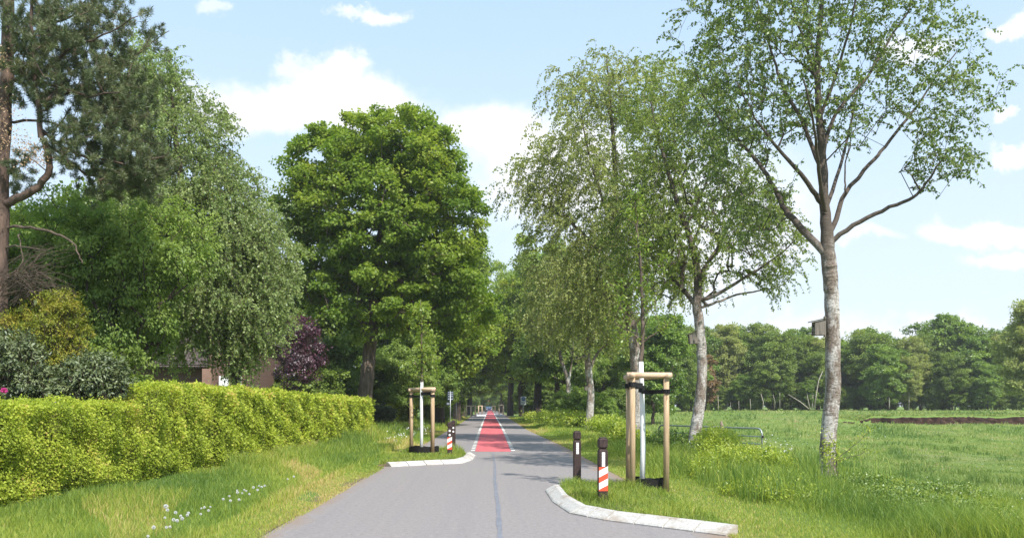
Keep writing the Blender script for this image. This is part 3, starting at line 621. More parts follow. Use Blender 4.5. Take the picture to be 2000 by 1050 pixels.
def bloom(px, py, Y, mat, label, r_=.07):
    r = np.random.default_rng(int(px) + 5); lv = Leaves(); n = 70; d = rdir(r, n); lv.add(W(px, py, Y) + d * r_ * .35, d, rdir(r, n), r_, r_ * .6, r.random(n)); o = lv.build('flower_cluster', mat); tag(o, label, 'flower'); return o
bloom(8, 762, YR - .75, M_pink, 'bright pink rhododendron bloom at the left edge', .045)
bloom(114, 786, YR - .7, leafmat('flower_violet', [(0, (.16, .03, .35)), (1, (.3, .1, .5))], .3, 0, tint=(1, 1, 1)), 'small violet bloom low behind the hedge', .05)
# pine at the left edge
YP = 20.0
def pine():
    r = np.random.default_rng(77); base = W(-8, 800, YP); base[2] = .1; t = thing('pine_tree', base, 'old pine with curved limb and dark needle sprays at the left edge', 'pine tree')
    sk = Skel(r); tp = [(*W(-6, 830, YP), .24), (*W(-4, 600, YP), .215), (*W(-2, 480, YP), .21), (*W(0, 395, YP), .2), (*W(4, 300, YP), .17), (*W(10, 180, YP), .16), (*W(16, 60, YP), .13), (*W(18, -80, YP), .1), (*W(20, -230, YP), .05)]
    T = np.array(tp); sk.smooth_add(T[:, :3], -1, T[:, 3], 4, .01)
    L = [lim([(0, 400), (40, 385), (75, 365), (95, 335), (92, 295), (82, 255), (74, 200), (66, 120), (62, 40), (66, -60)], YP, .10, .03, -.8),
         lim([(12, 160), (60, 150), (110, 170), (170, 185), (230, 180)], YP, .05, .012, -1), lim([(10, 120), (70, 60), (140, 30), (190, -20)], YP, .05, .012, .9),
         lim([(80, 255), (130, 290), (190, 310), (260, 320), (330, 300)], YP, .04, .01, -.6), lim([(75, 200), (130, 180), (210, 150), (260, 110), (330, 60)], YP, .04, .01, .6),
         lim([(70, 150), (130, 100), (200, 70), (270, 30)], YP, .04, .01, -1.2), lim([(6, 240), (60, 235), (120, 245), (200, 270)], YP, .04, .01, 1.2), lim([(85, 270), (150, 330), (220, 355), (300, 370)], YP, .035, .01, .6)]
    for lb in L:
        lb = np.array(lb); sk.smooth_add(lb[:, :3], sk.near(lb[0, :3], 0), lb[:, 3], 4, .02)
    el = [E(150, 120, 130, 130, YP, 1.7, 2.2), E(210, 300, 120, 90, YP, 1.5, 1.7), E(120, 20, 130, 90, YP, 1.6, 1.2), E(280, 330, 65, 55, YP, .9, .4), E(215, 180, 115, 60, YP, 1.2, .9), E(60, 100, 60, 120, YP, 1.3, .6), E(90, -100, 150, 110, YP, 1.7, .8), E(290, 60, 38, 45, YP, .5, .12), E(40, 330, 40, 40, YP, .8, .15)]
    C = env_points(r, 950, el, .2, .13); C = C[np.argsort(np.linalg.norm(C - W(70, 200, YP), axis=1))]; lv = Leaves()
    for c in C:
        tip = sk.grow(c, .6, 3, .3, -.02, .04); back = sk.P[tip] - sk.P[sk.par[tip]]; back = unit(back + np.array([.3, -.1, .5]) * .12)
        for g in range(r.integers(1, 4)):
            a = c + r.normal(0, .13, 3) if g else c
            if g: sk.add([a], tip)
            ax = unit(back + r.normal(0, .35, 3) + np.array([0, 0, .3])); m = 95; s = r.random(m)[:, None]
            P = a - ax * .17 * s; Dn = unit(rdir(r, m) * .95 + ax * .75); lv.add(P, Dn, rdir(r, m), .125 * r.uniform(.8, 1.1, m), .011, r.normal(.45, .15) + r.normal(0, .15, m))
    sk.mesh('trunk', M_bark_p, t, .1, .5, .006, 9, base); o = lv.build('crown', L_needle, t); o.location = tuple(-base)
    # bare dead lower boughs
    r = np.random.default_rng(5); dk = Skel(r)
    for lb in [lim([(8, 444), (60, 443), (110, 455), (145, 475), (156, 500), (158, 512)], YP, .035, .014, -.8), lim([(8, 485), (40, 480), (90, 487)], YP, .025, .01, -1.0), lim([(38, 455), (42, 490), (36, 530), (20, 555)], YP, .02, .01, -.6)]:
        lb = np.array(lb); dk.smooth_add(lb[:, :3], -1, lb[:, 3], 4, .02)
    for k in range(90):
        s_ = W(r.uniform(-10, 40), r.uniform(540, 600), YP - .6); e = W(r.uniform(60, 150), r.uniform(470, 600), YP - .6 + r.uniform(-.8, .8)); n = 6; pts = [s_ + (e - s_) * j / n + np.array([0, 0, .25 * math.sin(math.pi * j / n)]) + r.normal(0, .03, 3) for j in range(n + 1)]
        dk.add(pts, -1, [.010 - .0012 * j for j in range(n + 1)])
    dk.mesh('dead_bough', M_deadtwig, t, .02, .5, .004, 6, base)
    # dry tan leaves of an oak spray caught by the trunk
    r = np.random.default_rng(8); lv = Leaves(); C = env_points(r, 60, [E(10, 260, 40, 60, YP - 1, .5, 1), E(60, 300, 50, 30, YP - 1, .4, .8), E(5, 130, 14, 60, YP - 1, .3, .3)], .1, .05)
    for c in C:
        m = 15; lv.add(c + r.normal(0, .1, (m, 3)), rdir(r, m), rdir(r, m), .045, .028, r.random(m))
    o = lv.build('withered_leaves', L_dry, t); o.location = tuple(-base); return t
pine()
YU = 38.0
bush('purple_plum', (X(590, YU), YU, 0), 'purple leaved plum tree beyond the hedge', 'tree', [E(585, 648, 33, 26, YU, .8, 1.2), E(578, 710, 42, 50, YU, 1.0, 1.6), E(610, 700, 24, 34, YU, .7, .5)], L_purple, 100, 75, .4, .11, 106, .6, dmin=.2)

# ------------------------------------------------------------------ brick house
YH = 40.0
def house():
    x0, x1, x2 = X(300, YH), X(405, YH), X(482, YH); h = thing('brick_house', ((x0 + x2) / 2, YH + 3, 0), 'red brick house with brown tiled roof half hidden behind the birch', 'house'); ox, oy = (x0 + x2) / 2, YH + 3
    mb = MB(); mb.box(((x0 + x1) / 2 - ox - 1.2, YH + 3.1 - oy, 1.35), (x1 - x0 + 2.4, 5.0, 4.0)); mb.box(((x1 + x2) / 2 - ox, YH + 3.4 - oy, 2.4), (x2 - x1, 6.4, 5.2))
    # gable
    a, b = x1 - ox, x2 - ox; yf, yb = YH + .2 - oy, YH + 6.6 - oy
    mb.add([(a, yf, 5.003), (b, yf, 5.003), ((a + b) / 2, yf, 6.6), (a, yb, 5.003), (b, yb, 5.003), ((a + b) / 2, yb, 6.6)], [(0, 1, 2), (3, 5, 4)])
    mb.build('wall', M_brick, h)
    rf = MB(); xl, xr = x0 - 2.9 - ox, x1 - ox - .02
    rf.add([(xl, YH + .1 - oy, 3.5), (xr, YH + .1 - oy, 3.5), (xr, YH + 3.1 - oy, 5.6), (xl, YH + 3.1 - oy, 5.6), (xl, YH + 6.1 - oy, 3.5), (xr, YH + 6.1 - oy, 3.5), (xl, YH + .1 - oy, 3.35), (xr, YH + .1 - oy, 3.35), (xr, YH + 6.1 - oy, 3.35), (xl, YH + 6.1 - oy, 3.35)], [(0, 1, 2, 3), (3, 2, 5, 4), (6, 7, 1, 0), (9, 8, 7, 6), (1, 7, 8, 5, 2), (0, 3, 4, 9, 6), (4, 5, 8, 9)])
    m = (a + b) / 2
    for s in (-1, 1):
        e = m + s * (b - a) * .62; rf.add([(m, yf - .3, 6.75), (e, yf - .3, 4.75), (e, yb + .3, 4.75), (m, yb + .3, 6.75), (m, yf - .3, 6.62), (e, yf - .3, 4.62), (e, yb + .3, 4.62), (m, yb + .3, 6.62)], [(0, 1, 2, 3), (4, 7, 6, 5), (0, 4, 5, 1), (2, 6, 7, 3), (1, 5, 6, 2), (0, 3, 7, 4)])
    rf.build('roof', M_tile, h)
    MB().box((x1 - ox + .02, YH + .05 - oy, 1.4), (.42, .42, 3.8)).build('pillar', brickmat('light_brick', (.42, .24, .17), (.36, .19, .13), (.3, .27, .25), 4.5), h)
    for (p0, p1, q0, q1) in ((427, 443, 735, 775), (462, 468, 735, 775), (431, 445, 640, 662)):
        c = W((p0 + p1) / 2, (q0 + q1) / 2, YH); w_, hh = (p1 - p0) * YH / F, (q1 - q0) * YH / F
        f = MB(); yy = YH + .18 - oy
        for dx in (-1, 1): f.box((c[0] - ox + dx * (w_ / 2), yy, c[2]), (.07, .06, hh + .07))
        for dz in (-1, 1): f.box((c[0] - ox, yy, c[2] + dz * hh / 2), (w_ - .075, .055, .07))
        fo = f.build('window', M_signw, h); MB().box((c[0] - ox, yy + .01, c[2]), (w_ - .08, .02, hh - .08)).build('pane', M_signw, fo)
house()

# ------------------------------------------------------------------ hedges
def hedge(name, pts, th, hfun, label, n, ls, seed, group=None, leafm=None):
    """clipped hedge: pts = front foot line; leaves cover front, top and ends of a bumpy body"""
    r = np.random.default_rng(seed); P = np.array(pts, float); d = np.r_[0, np.cumsum(np.linalg.norm(np.diff(P, axis=0), axis=1))]; Lt = d[-1]
    def at(s): return np.stack([np.interp(s, d, P[:, 0]), np.interp(s, d, P[:, 1])], -1)
    base = np.array([*P[0], 0.0]); t = thing(name, base, label, 'hedge', group)
    tn = (P[-1] - P[0]) / np.linalg.norm(P[-1] - P[0]); nb = np.array([-tn[1], tn[0]])
    if nb[0] > 0: nb = -nb                                         # backwards = away from road (left)
    ss = np.arange(0, Lt + .01, .5); q = at(ss); H = hfun(q[:, 1]); V = []
    for i in range(len(ss)):
        f = q[i]; g = float(GH(f[0], f[1])) - .1; ins = .13
        for (o, z) in ((ins, g), (ins, H[i] - .12), (th - ins, H[i] - .12), (th - ins, g)): V.append((*(f + nb * o), z))
    Fc = []
    for i in range(len(ss) - 1):
        for j in range(3): Fc.append((i * 4 + j, i * 4 + j + 1, i * 4 + 5 + j, i * 4 + 4 + j))
    m = len(ss) - 1; Fc += [(0, 3, 2, 1), (m * 4, m * 4 + 1, m * 4 + 2, m * 4 + 3)]
    npmesh('inner_twigs', np.array(V) - base, [Fc], noisemat(name + '_inner', [(.3, (.05, .055, .012)), (.7, (.13, .13, .03))], (8, 8, 8), 4, .95, .6, .05), parent=t)
    # leaf cover, denser where the hedge is nearer the road start
    s = d[-1] * r.random(n * 3); w = 1 / (np.maximum(at(s)[:, 1], 9)) ** 1.25; k = r.random(n * 3) < w / w.max(); s = s[k][:n]; n1 = len(s)
    kind = r.random(n1); q = at(s); yy = q[:, 1]; H = hfun(yy); g = GH(q[:, 0], q[:, 1])
    bump = .055 * np.sin(s * 3.1 + 2 * np.sin(s * 1.3)) + .045 * np.sin(s * 7.3 + np.sin(s * 2.9))
    front = kind < .68; top = (kind >= .68) & (kind < .92); endk = kind >= .92
    hz = r.random(n1); z = np.where(front, g + .03 + (H - g) * hz, H); o = np.where(front, 0, r.random(n1) * th)
    bz = .04 * np.sin(z * 9 + s * 2.3) + .035 * np.sin(z * 4.1 - s * 4.4)
    off = r.normal(0, .032, n1); o = np.where(front, o + bump + bz + off + .05 * (hz < .1), o); z = np.where(front, z, H + bump * .8 + off + .03 * np.sin(o * 9))
    s2 = np.where(endk, np.where(r.random(n1) < .5, 0.02, Lt - .02) + off, s); zE = g + (H - g) * hz
    z = np.where(endk, zE, z); q = at(s2)
    PP = np.stack([q[:, 0] + nb[0] * o, q[:, 1] + nb[1] * o, z], 1)
    fn = np.array([-nb[0], -nb[1], .35]); Nn = np.where(front[:, None], fn, np.array([0, 0, 1.0])); Nn = unit(Nn + rdir(r, n1) * .62)
    Dn = unit(np.where(front[:, None], np.array([-nb[0] * .45, -nb[1] * .45, -.35]), np.array([.2, -.2, .35])) + rdir(r, n1) * .85)
    v = .42 + .14 * np.sin(s * 1.15 + z * 2.1) * np.sin(z * 5 + s * .7) + .12 * np.sin(s * 3.7 + z * 1.1) + .1 * np.sin(s * 11 + z * 2) + r.normal(0, .2, n1) + .12 * (z > H - .12)
    scl = ls * np.clip(yy / 16, .8, 2.6) * r.uniform(.7, 1.25, n1)
    lv = Leaves(); lv.add(PP - base, Dn, Nn, scl, scl * .72, v); lv.build('foliage', leafm or L_hedge, t)
    # loose shoots
    return t
def hH(y): return 1.60 + .37 * sstep(14.7, 15.4, y) - .12 * sstep(14, 42, y) + .02 * np.sin(y * 2.1)
hedge('beech_hedge', [(-6.15, 8.0), (-6.0, 14), (-5.9, 28), (-5.85, 43)], .75, hH, 'long clipped yellow green beech hedge stepping up along the left verge', 175000, .046, 301)
def hH2(y): return 1.62 + 0 * y
hedge('beech_hedge', [(-6.9, 54.0), (-6.1, 60), (-5.6, 66)], 1.1, hH2, 'short flat topped yellow green hedge beyond the dark round bush', 9000, .045, 302)
bush('rounded_bush', (X(750, 52), 52.0, 0), 'dark rounded clipped bush between the two hedges', 'shrub', [E(750, 806, 24, 18, 52, .7, 1), E(738, 808, 16, 18, 52, .6, .5)], leafmat('box_leaf', [(0, (.025, .03, .02)), (.5, (.045, .065, .025)), (1, (.08, .11, .04))], .15, .03), 150, 110, .18, .06, 107, .6, dmin=.1)

# ------------------------------------------------------------------ avenue and garden background trees (prototypes + copies)
def proto(name, kind, leafm, barkm, seed, ht, wd, z0, n, nl, rc, ls, rt=.3, asp=.8, vs=.25, lobes=5):
    r = np.random.default_rng(seed); cz = (ht + z0) / 2; el = [((0, 0, cz - ht * .04), (wd * .72, wd * .72, (ht - z0) * .46), 1.6)]
    for i in range(lobes):
        if _ % 3 == 0: el.append(((wd * r.uniform(-.45, .45), wd * r.uniform(-.45, .45), ht * r.uniform(.88, 1.0)), (wd * r.uniform(.16, .3),) * 2 + (ht * r.uniform(.08, .14),), .45))
        a = r.random() * 6.28; zz = z0 + (ht - z0) * r.uniform(.2, .85); q = wd * .55 * (1 - .5 * abs(zz - cz) / (ht - z0)); el.append(((q * math.cos(a), q * math.sin(a), zz), (wd * r.uniform(.38, .55),) * 2 + ((ht - z0) * r.uniform(.16, .26),), .8))
    return broad_tree(name, (0, 0, 0), kind, 'tree', el, [(0, 0, -.3, rt * 1.25), (0, 0, .8, rt), (.1, .05, z0 + .5, rt * .85), (0, .1, cz, rt * .55), (.05, 0, ht * .85, rt * .15)], leafm, barkm, n, nl, rc, ls, seed, r0=rt * .8, zmin=z0 * .6, dmin=.6, aspect=asp, vspread=vs)
P_oak = proto('oak_tree', 'x', L_oak, M_bark_d, 201, 15, 5.6, 3.6, 230, 220, 1.15, .25, .42)
P_mid = proto('oak_tree', 'x', L_mid, M_bark_d, 202, 13, 5.0, 2.8, 220, 220, 1.0, .22, .3)
P_w1 = proto('woodland_tree', 'x', L_wood, M_bark_d, 203, 12.5, 4.3, 1.2, 190, 190, 1.0, .26, .25)
P_w2 = proto('woodland_tree', 'x', L_birch, M_bark_l, 204, 11.5, 3.4, 1.0, 160, 180, .9, .24, .16, lobes=7)
P_w3 = proto('woodland_tree', 'x', L_woodb, M_bark_d, 205, 11.5, 4.6, 1.2, 190, 190, .95, .26, .2)
P_w4 = proto('woodland_tree', 'x', L_birch2, M_bark_l, 206, 10.5, 3.0, 1.6, 150, 180, .85, .23, .12, lobes=8)
P_sh = proto('garden_shrub', 'x', L_mid, M_bark_d, 207, 4.2, 2.4, .1, 130, 120, .6, .2, .1)
P_shd = proto('garden_shrub', 'x', L_wood, M_bark_d, 208, 5.5, 2.8, .0, 150, 130, .75, .22, .12)
P_br = proto('woodland_tree', 'x', L_brown, M_bark_d, 209, 10, 2.6, 1.0, 110, 90, .8, .32, .15)
used = set()
def place(P, px, Y, label, cat=None, s=1.0, group=None, z=None, rz=None, name=None):
    x = X(px, Y); zz = float(GH(x, Y)) if z is None else z; rz = random.uniform(0, 6.28) if rz is None else rz
    if P.name not in used:
        used.add(P.name); o = P; o.location = (x, Y, zz); o.rotation_euler = (0, 0, rz); o.scale = (s,) * 3 if np.isscalar(s) else s
        o['label'] = label
        if group: o['group'] = group
    else: o = dup(P, (x, Y, zz), rz, s, label, group)
    if group is None and 'group' in o.keys(): del o['group']
    if cat: o['category'] = cat
    return o
# left avenue
place(P_oak, 860, 68, 'broad oak leaning over the road behind the big maple', 'oak tree', (.9, .9, .9))
place(P_mid, 800, 58, 'soft mid green tree behind the far tree guard on the left', 'tree', .52)
place(P_mid, 846, 66, 'smaller grey green tree right of the left sapling', 'tree', .5)
place(P_oak, 893, 92, 'oak on the left verge beyond the guide sign', 'oak tree', (1.0, 1.0, 1.15))
place(P_mid, 905, 118, 'far left avenue tree above the distant post cluster', 'tree', .95)
place(P_oak, 918, 150, 'farthest left avenue oak where the road narrows', 'oak tree', (1.1, 1.1, 1.3))
# right avenue
place(P_oak, 1050, 95, 'big oak with very thick dark trunk beside the bicycle road sign', 'oak tree', (1.1, 1.1, 1.22))
place(P_mid, 1090, 84, 'mid green avenue tree just right of the thick oak trunk', 'tree', (1.0, 1.0, 1.18))
place(P_oak, 997, 140, 'oak with bare dark trunk further along the right verge', 'oak tree', (1.25, 1.25, 1.5))
place(P_mid, 1018, 118, 'avenue tree between the two dark oak trunks on the right', 'tree', (1.15, 1.15, 1.45))
place(P_oak, 980, 190, 'farthest right avenue oak closing the view', 'oak tree', .95)
place(P_w3, 1275, 80, 'bright green tree seen between guard posts and leaning birch', 'tree', .8)
place(P_w1, 1180, 92, 'dark tree behind the forked slim birch', 'tree', .85)
place(P_w3, 1215, 104, 'light green tree behind the largest weeping birch trunk', 'tree', .9)
place(P_sh, 1130, 66, 'bright bush at the foot of the forked slim birch', 'shrub', .62)
place(P_sh, 1103, 76, 'round bush at the foot of the thin crooked birch', 'shrub', .7)
place(P_sh, 1175, 62, 'leafy bush right of the forked slim birch trunk', 'shrub', .55)
# end of the avenue
for i, (px, Y, s) in enumerate([(925, 235, 1.0), (948, 262, 1.05), (968, 255, 1.0), (985, 240, .9), (900, 215, 1.0), (1010, 215, 1.0), (958, 300, 1.2)]):
    place([P_mid, P_oak, P_w3][i % 3], px, Y, 'distant tree closing the end of the avenue', 'tree', s, 'trees closing the far end of the road')
for i, (px, Y, s) in enumerate([(893, 150, .7), (906, 175, .7), (915, 200, .75), (925, 220, .75), (935, 245, .7), (944, 290, .8), (1005, 165, .75), (995, 195, .7), (985, 225, .7), (975, 250, .7), (968, 290, .8), (948, 345, 1.2), (960, 350, 1.2), (972, 345, 1.2), (930, 330, 1.4), (990, 330, 1.4), (905, 310, 1.4), (1015, 310, 1.4), (885, 290, 1.4)]):
    place(P_shd, px, Y, 'distant dark shrub filling the gap under the avenue trees', 'shrub', s, 'shrubs under the far avenue trees')
# left background behind house and garden
for i, (px, Y, s, P, lb) in enumerate([(505, 52, .8, P_w1, 'dark tree between the brick house and the purple plum'), (560, 56, .75, P_w1, 'dark tree directly behind the purple plum'), (650, 58, .72, P_w3, 'dark green tree left of the big maple trunk'), (620, 45, .62, P_shd, 'dark shrub left of the maple trunk behind the hedge'), (675, 50, .6, P_shd, 'dark shrub directly behind the maple trunk'),
        (540, 46, .6, P_shd, 'dark shrub left of the purple plum'), (760, 60, .85, P_shd, 'deep green shrub behind the dark rounded bush'), (790, 74, 1.0, P_w1, 'shaded tree behind the short far hedge'), (830, 80, .9, P_w3, 'light green tree over the left sapling'), (735, 72, 1.0, P_w1, 'dark tree right of the maple trunk'),
        (330, 52, 1.0, P_w1, 'dark tree rising behind the house roof'), (220, 44, .95, P_w1, 'dark tree behind the feathery garden tree'), (110, 40, .82, P_w3, 'green tree behind the pine dead boughs'), (0, 38, .75, P_w1, 'dark tree behind the pine trunk at the left edge'), (430, 60, 1.0, P_w3, 'green tree far behind the house gable'),
        (60, 24, .75, P_shd, 'dark shrub below the pine dead boughs'), (-60, 22, .9, P_shd, 'dark shrub at the left edge behind the rhododendron'), (210, 21.5, .48, P_shd, 'dark shrub behind the grey green rhododendron'), (865, 105, 1, P_w1, 'dark tree behind the guide sign'), (850, 72, .55, P_shd, 'low dark shrub left of the guide sign'), (880, 110, .8, P_shd, 'dense shrub behind the thin guide pole')]):
    place(P, px, Y, lb, 'shrub' if P is P_shd else 'tree', s)
for i, (px, Y, s, P, lb) in enumerate([(1075, 112, .8, P_shd, 'dense dark shrub right of the thick oak trunk'), (1030, 135, .8, P_shd, 'dense shrub behind the bicycle road sign'), (1150, 96, .75, P_shd, 'dark undergrowth shrub behind the forked birch'), (1200, 78, .55, P_shd, 'dark shrub left of the near tree guard'), (1225, 118, .9, P_shd, 'dark shrub at the meadow corner'), (1120, 118, 1.1, P_w1, 'dark tree deep behind the crooked birch'), (1060, 130, 1.0, P_w1, 'dark tree deep behind the oak trunk')]):
    place(P, px, Y, lb, 'shrub' if P is P_shd else 'tree', s)
# the wood beyond the meadow
wood = []
r = np.random.default_rng(3)
tops = [(1180, 640), (1400, 655), (1480, 652), (1520, 672), (1560, 655), (1640, 655), (1700, 650), (1745, 675), (1790, 645), (1850, 640), (1900, 655), (1940, 665), (1990, 640), (2060, 620)]
kinds = [P_w1, P_w3, P_w2, P_w1, P_w3, P_w1, P_w4]
px = 1250; i = 0
while px < 2080:
    Y = 128 + r.uniform(-3, 6); ty = np.interp(px, [a for a, _ in tops], [b for _, b in tops]) + r.uniform(-18, 22)
    P = kinds[i % len(kinds)]; hp = {P_w1: 12.5, P_w2: 11.5, P_w3: 11.5, P_w4: 10.5}[P]; need = (HY - ty) / F * Y + CH - 1.0
    place(P, px, Y, 'leafy woodland tree in the unbroken row beyond the meadow', 'tree', need / hp, 'trees of the wood beyond the meadow')
    px += r.uniform(20, 32); i += 1
px = 1240
while px < 2080:                                           # second rank closes the gaps
    Y = 140 + r.uniform(-3, 5); place([P_w1, P_w2][i % 2], px, Y, 'leafy woodland tree in the unbroken row beyond the meadow', 'tree', r.uniform(.72, .86), 'trees of the wood beyond the meadow'); px += r.uniform(26, 38); i += 1
# lower front rank with characteristic trees
for px, Y, s, P, lb in [(1452, 124, .42, P_w3, 'low bright yellow green tree in front of the wood left of the nest box birch'), (1510, 122, .72, P_w1, 'very dark rounded tree at the wood edge'), (1735, 121, .74, P_w3, 'rounded light olive tree standing forward of the wood'), (1775, 122, .66, P_w4, 'pale willowy tree beside the light olive tree'), (1378, 118, .72, P_br, 'brown leaved tree beside the leaning birch'), (1350, 116, .6, P_w3, 'green tree at the meadow edge left of the brown tree'),
        (1315, 112, .7, P_w1, 'dark tree at the meadow edge between guard post and leaning birch'), (1600, 123, .62, P_w1, 'dark green tree behind the nest box birch'), (1860, 122, .6, P_w1, 'dark low tree at the right of the wood edge'), (1930, 122, .55, P_w3, 'low green tree near the right end of the wood'), (2015, 92, 1.05, P_w4, 'nearer feathery tree cut by the right edge'), (1575, 121, .34, P_w3, 'low pale bush around the broken white stems')]:
    place(P, px, Y, lb, 'tree', s)
for px in np.arange(1235, 2080, 34):                      # bushes under the wood
    place(P_shd, px + r.uniform(-8, 8), 125 + r.uniform(-2, 3), 'dark understorey shrub along the foot of the wood', 'shrub', r.uniform(.5, .75), 'understorey shrubs at the foot of the wood')
# bare pale stems standing at the wood edge
def stem(name, pts, r0, label, mat=M_bark_l, group=None, Y=120):
    T = np.array([[*W(px, py, Y)] for px, py in pts]); b = T[0].copy(); mb = MB(); mb.tube(T - b, np.linspace(r0, r0 * .4, len(T)) * .5, 7); o = mb.build(name, mat, smooth=True); o.location = tuple(b); tag(o, label, 'tree stem', group); return o
for i, (a, b_, t_) in enumerate([(1403, 804, 770), (1427, 803, 785), (1443, 802, 782), (1466, 801, 778), (1490, 800, 768), (1513, 799, 770), (1523, 798, 765), (1737, 797, 776), (1273, 806, 778)]):
    dx = [1, 0, 0, 1, -4, -3, 0, 0, -5][i]
    stem('bare_trunk', [(a, b_), (a - dx * .2, (b_ + t_) / 2), (a - abs(dx), t_)], [.14, .07, .1, .12, .15, .1, .12, .16, .1][i], 'thin pale bare trunk at the foot of the wood', group='pale trunks at the foot of the wood')
stem('fallen_stem', [(1580, 798), (1563, 784), (1540, 770)], .16, 'white broken stem leaning left at the wood edge')
stem('broken_stem', [(1582, 798), (1578, 780), (1576, 765)], .15, 'short upright white snag between two taller broken stems')
b = stem('broken_stem', [(1590, 799), (1595, 765), (1599, 742), (1607, 724)], .2, 'tallest broken white stem left of the nest box birch')
stem('broken_stem', [(1586, 799), (1588, 770)], .2, 'short thick white snag at the foot of the tallest broken stem')

# ------------------------------------------------------------------ peat bank
def peat():
    r = np.random.default_rng(9); n = 150; xs = np.linspace(31.5, 64, n); V = []; H0 = GH(xs, np.full(n, 87.0)); lo = GH(xs, np.full(n, 83.8))
    k = 8; jag = np.cumsum(r.normal(0, .25, n)); jag -= np.linspace(jag[0], jag[-1], n); jag = np.clip(jag, -.8, .8)
    for i in range(n):
        f = sstep(31.5, 35, xs[i]) * (.45 + .55 * sstep(35, 38, xs[i])) * (.93 + .07 * math.sin(xs[i] * .9 + 2 * math.sin(xs[i] * .37)))
        for j in range(k):
            t = j / (k - 1); z = lo[i] - .1 + (H0[i] + .05 - lo[i] + .1) * t * f + r.normal(0, .03); y = 84.2 + jag[i] * .8 + t * .35 + r.normal(0, .09) + (.5 if j == k - 1 else 0)
            V.append((xs[i], y, z))
        V.append((xs[i], 87.2, H0[i] - .05 + (f - 1) * .3))
    k += 1; q = [(i * k + j, (i + 1) * k + j, (i + 1) * k + j + 1, i * k + j + 1) for i in range(n - 1) for j in range(k - 1)]
    mi = [1 if (j >= k - 3) else 0 for i in range(n - 1) for j in range(k - 1)]
    tag(npmesh('peat_bank', V, [q], None, mats=[M_peat, M_ground], midx=mi), kind='structure')
peat()

# ------------------------------------------------------------------ tree guards and saplings
def guard(base, s, posts, rails, label, sapl_label, ring_r, trunk, leaves, hz=2.1, hero=True):
    b = np.array(base, float); t = thing('tree_guard', b, label, 'tree guard', 'timber tree guards on the islands')
    for (x, y) in posts: MB().tube([(x, y, -.1), (x + .004, y, hz * .5), (x, y, hz - .02)], [.058 * s, .057 * s, .055 * s], 14).build('post', M_post, t, True)
    for (a, c, z) in rails:
        a, c = np.array([*posts[a], z]), np.array([*posts[c], z]); d = (c - a) / np.linalg.norm(c - a); MB().tube([a - d * .1, (a + c) / 2, c + d * .1], .058 * s, 12).build('rail', M_postl, t, True)
    return t
# near guard
gb = np.array([2.9, 16.4, .03])
pp = [(2.60 - 2.9, 15.9 - 16.4), (2.72 - 2.9, 17.1 - 16.4), (3.24 - 2.9, 16.0 - 16.4)]
t = guard(gb, .93, pp, [(0, 2, 2.13), (0, 1, 2.13), (1, 2, 2.125)], 'near timber tree guard of three round posts on the right island', '', .3, None, None, 2.17)
sx, sy = X(1253, 16.5) - gb[0], .1
def strap(t, a, b, z, h=.075):
    a, b = np.array(a), np.array(b); d = unit(b - a); n_ = np.array([-d[1], d[0]]); V = []
    for q in (a, (a + b) / 2, b):
        for o in (-.02, .02):
            for zz in (z - h / 2, z + h / 2): V.append((*(q + n_ * o), zz))
    Fc = []
    for i in (0, 4): Fc += [(i, i + 4, i + 5, i + 1), (i + 2, i + 3, i + 7, i + 6), (i + 1, i + 5, i + 7, i + 3), (i, i + 2, i + 6, i + 4)]
    mb = MB(); mb.add(V, Fc); mb.build('strap', M_strap, t)
def loop(t, c, r_, z, h=.08):
    mb = MB(); n = 16; V = []
    for i in range(n):
        a = i * 2 * math.pi / n
        for zz in (z - h / 2, z + h / 2): V.append((c[0] + r_ * math.cos(a), c[1] + r_ * math.sin(a), zz))
    mb.add(V, [(2 * i, 2 * ((i + 1) % n), 2 * ((i + 1) % n) + 1, 2 * i + 1) for i in range(n)]); mb.build('strap', M_strap, t)
strap(t, (pp[0][0] - .06, pp[0][1] - .065), (sx, sy - .05), 1.95, .1); strap(t, (sx, sy - .06), (pp[2][0] + .03, pp[2][1] - .075), 1.83, .07); strap(t, pp[1], (sx, sy + .02), 1.94, .09)
for q in (pp[0], pp[1]): loop(t, q, .075, 1.96, .09)
loop(t, pp[2], .073, 1.835); loop(t, (sx, sy), .062, 1.89, .13)
def ring(base, r_, h, label):
    n = 40; V = []; rr = np.random.default_rng(int(r_ * 1000))
    for i in range(n):
        a = i * 2 * math.pi / n; hh = h + .02 * math.sin(a * 3 + 1) + rr.normal(0, .004)
        for (q, z) in ((r_, -.05), (r_, hh), (r_ - .025, hh), (r_ - .025, -.05)): V.append((q * math.cos(a), q * math.sin(a), z))
    Fc = [(4 * i + j, 4 * ((i + 1) % n) + j, 4 * ((i + 1) % n) + j + 1, 4 * i + j + 1) for i in range(n) for j in range(3)]
    mb = MB(); mb.add(V, Fc); o = mb.build('planting_ring', M_ring); o.location = base; tag(o, label, 'watering ring'); return o
ring((gb[0] + sx + .14, gb[1] + .05, .04), .345, .19, 'black plastic watering ring round the near sapling')
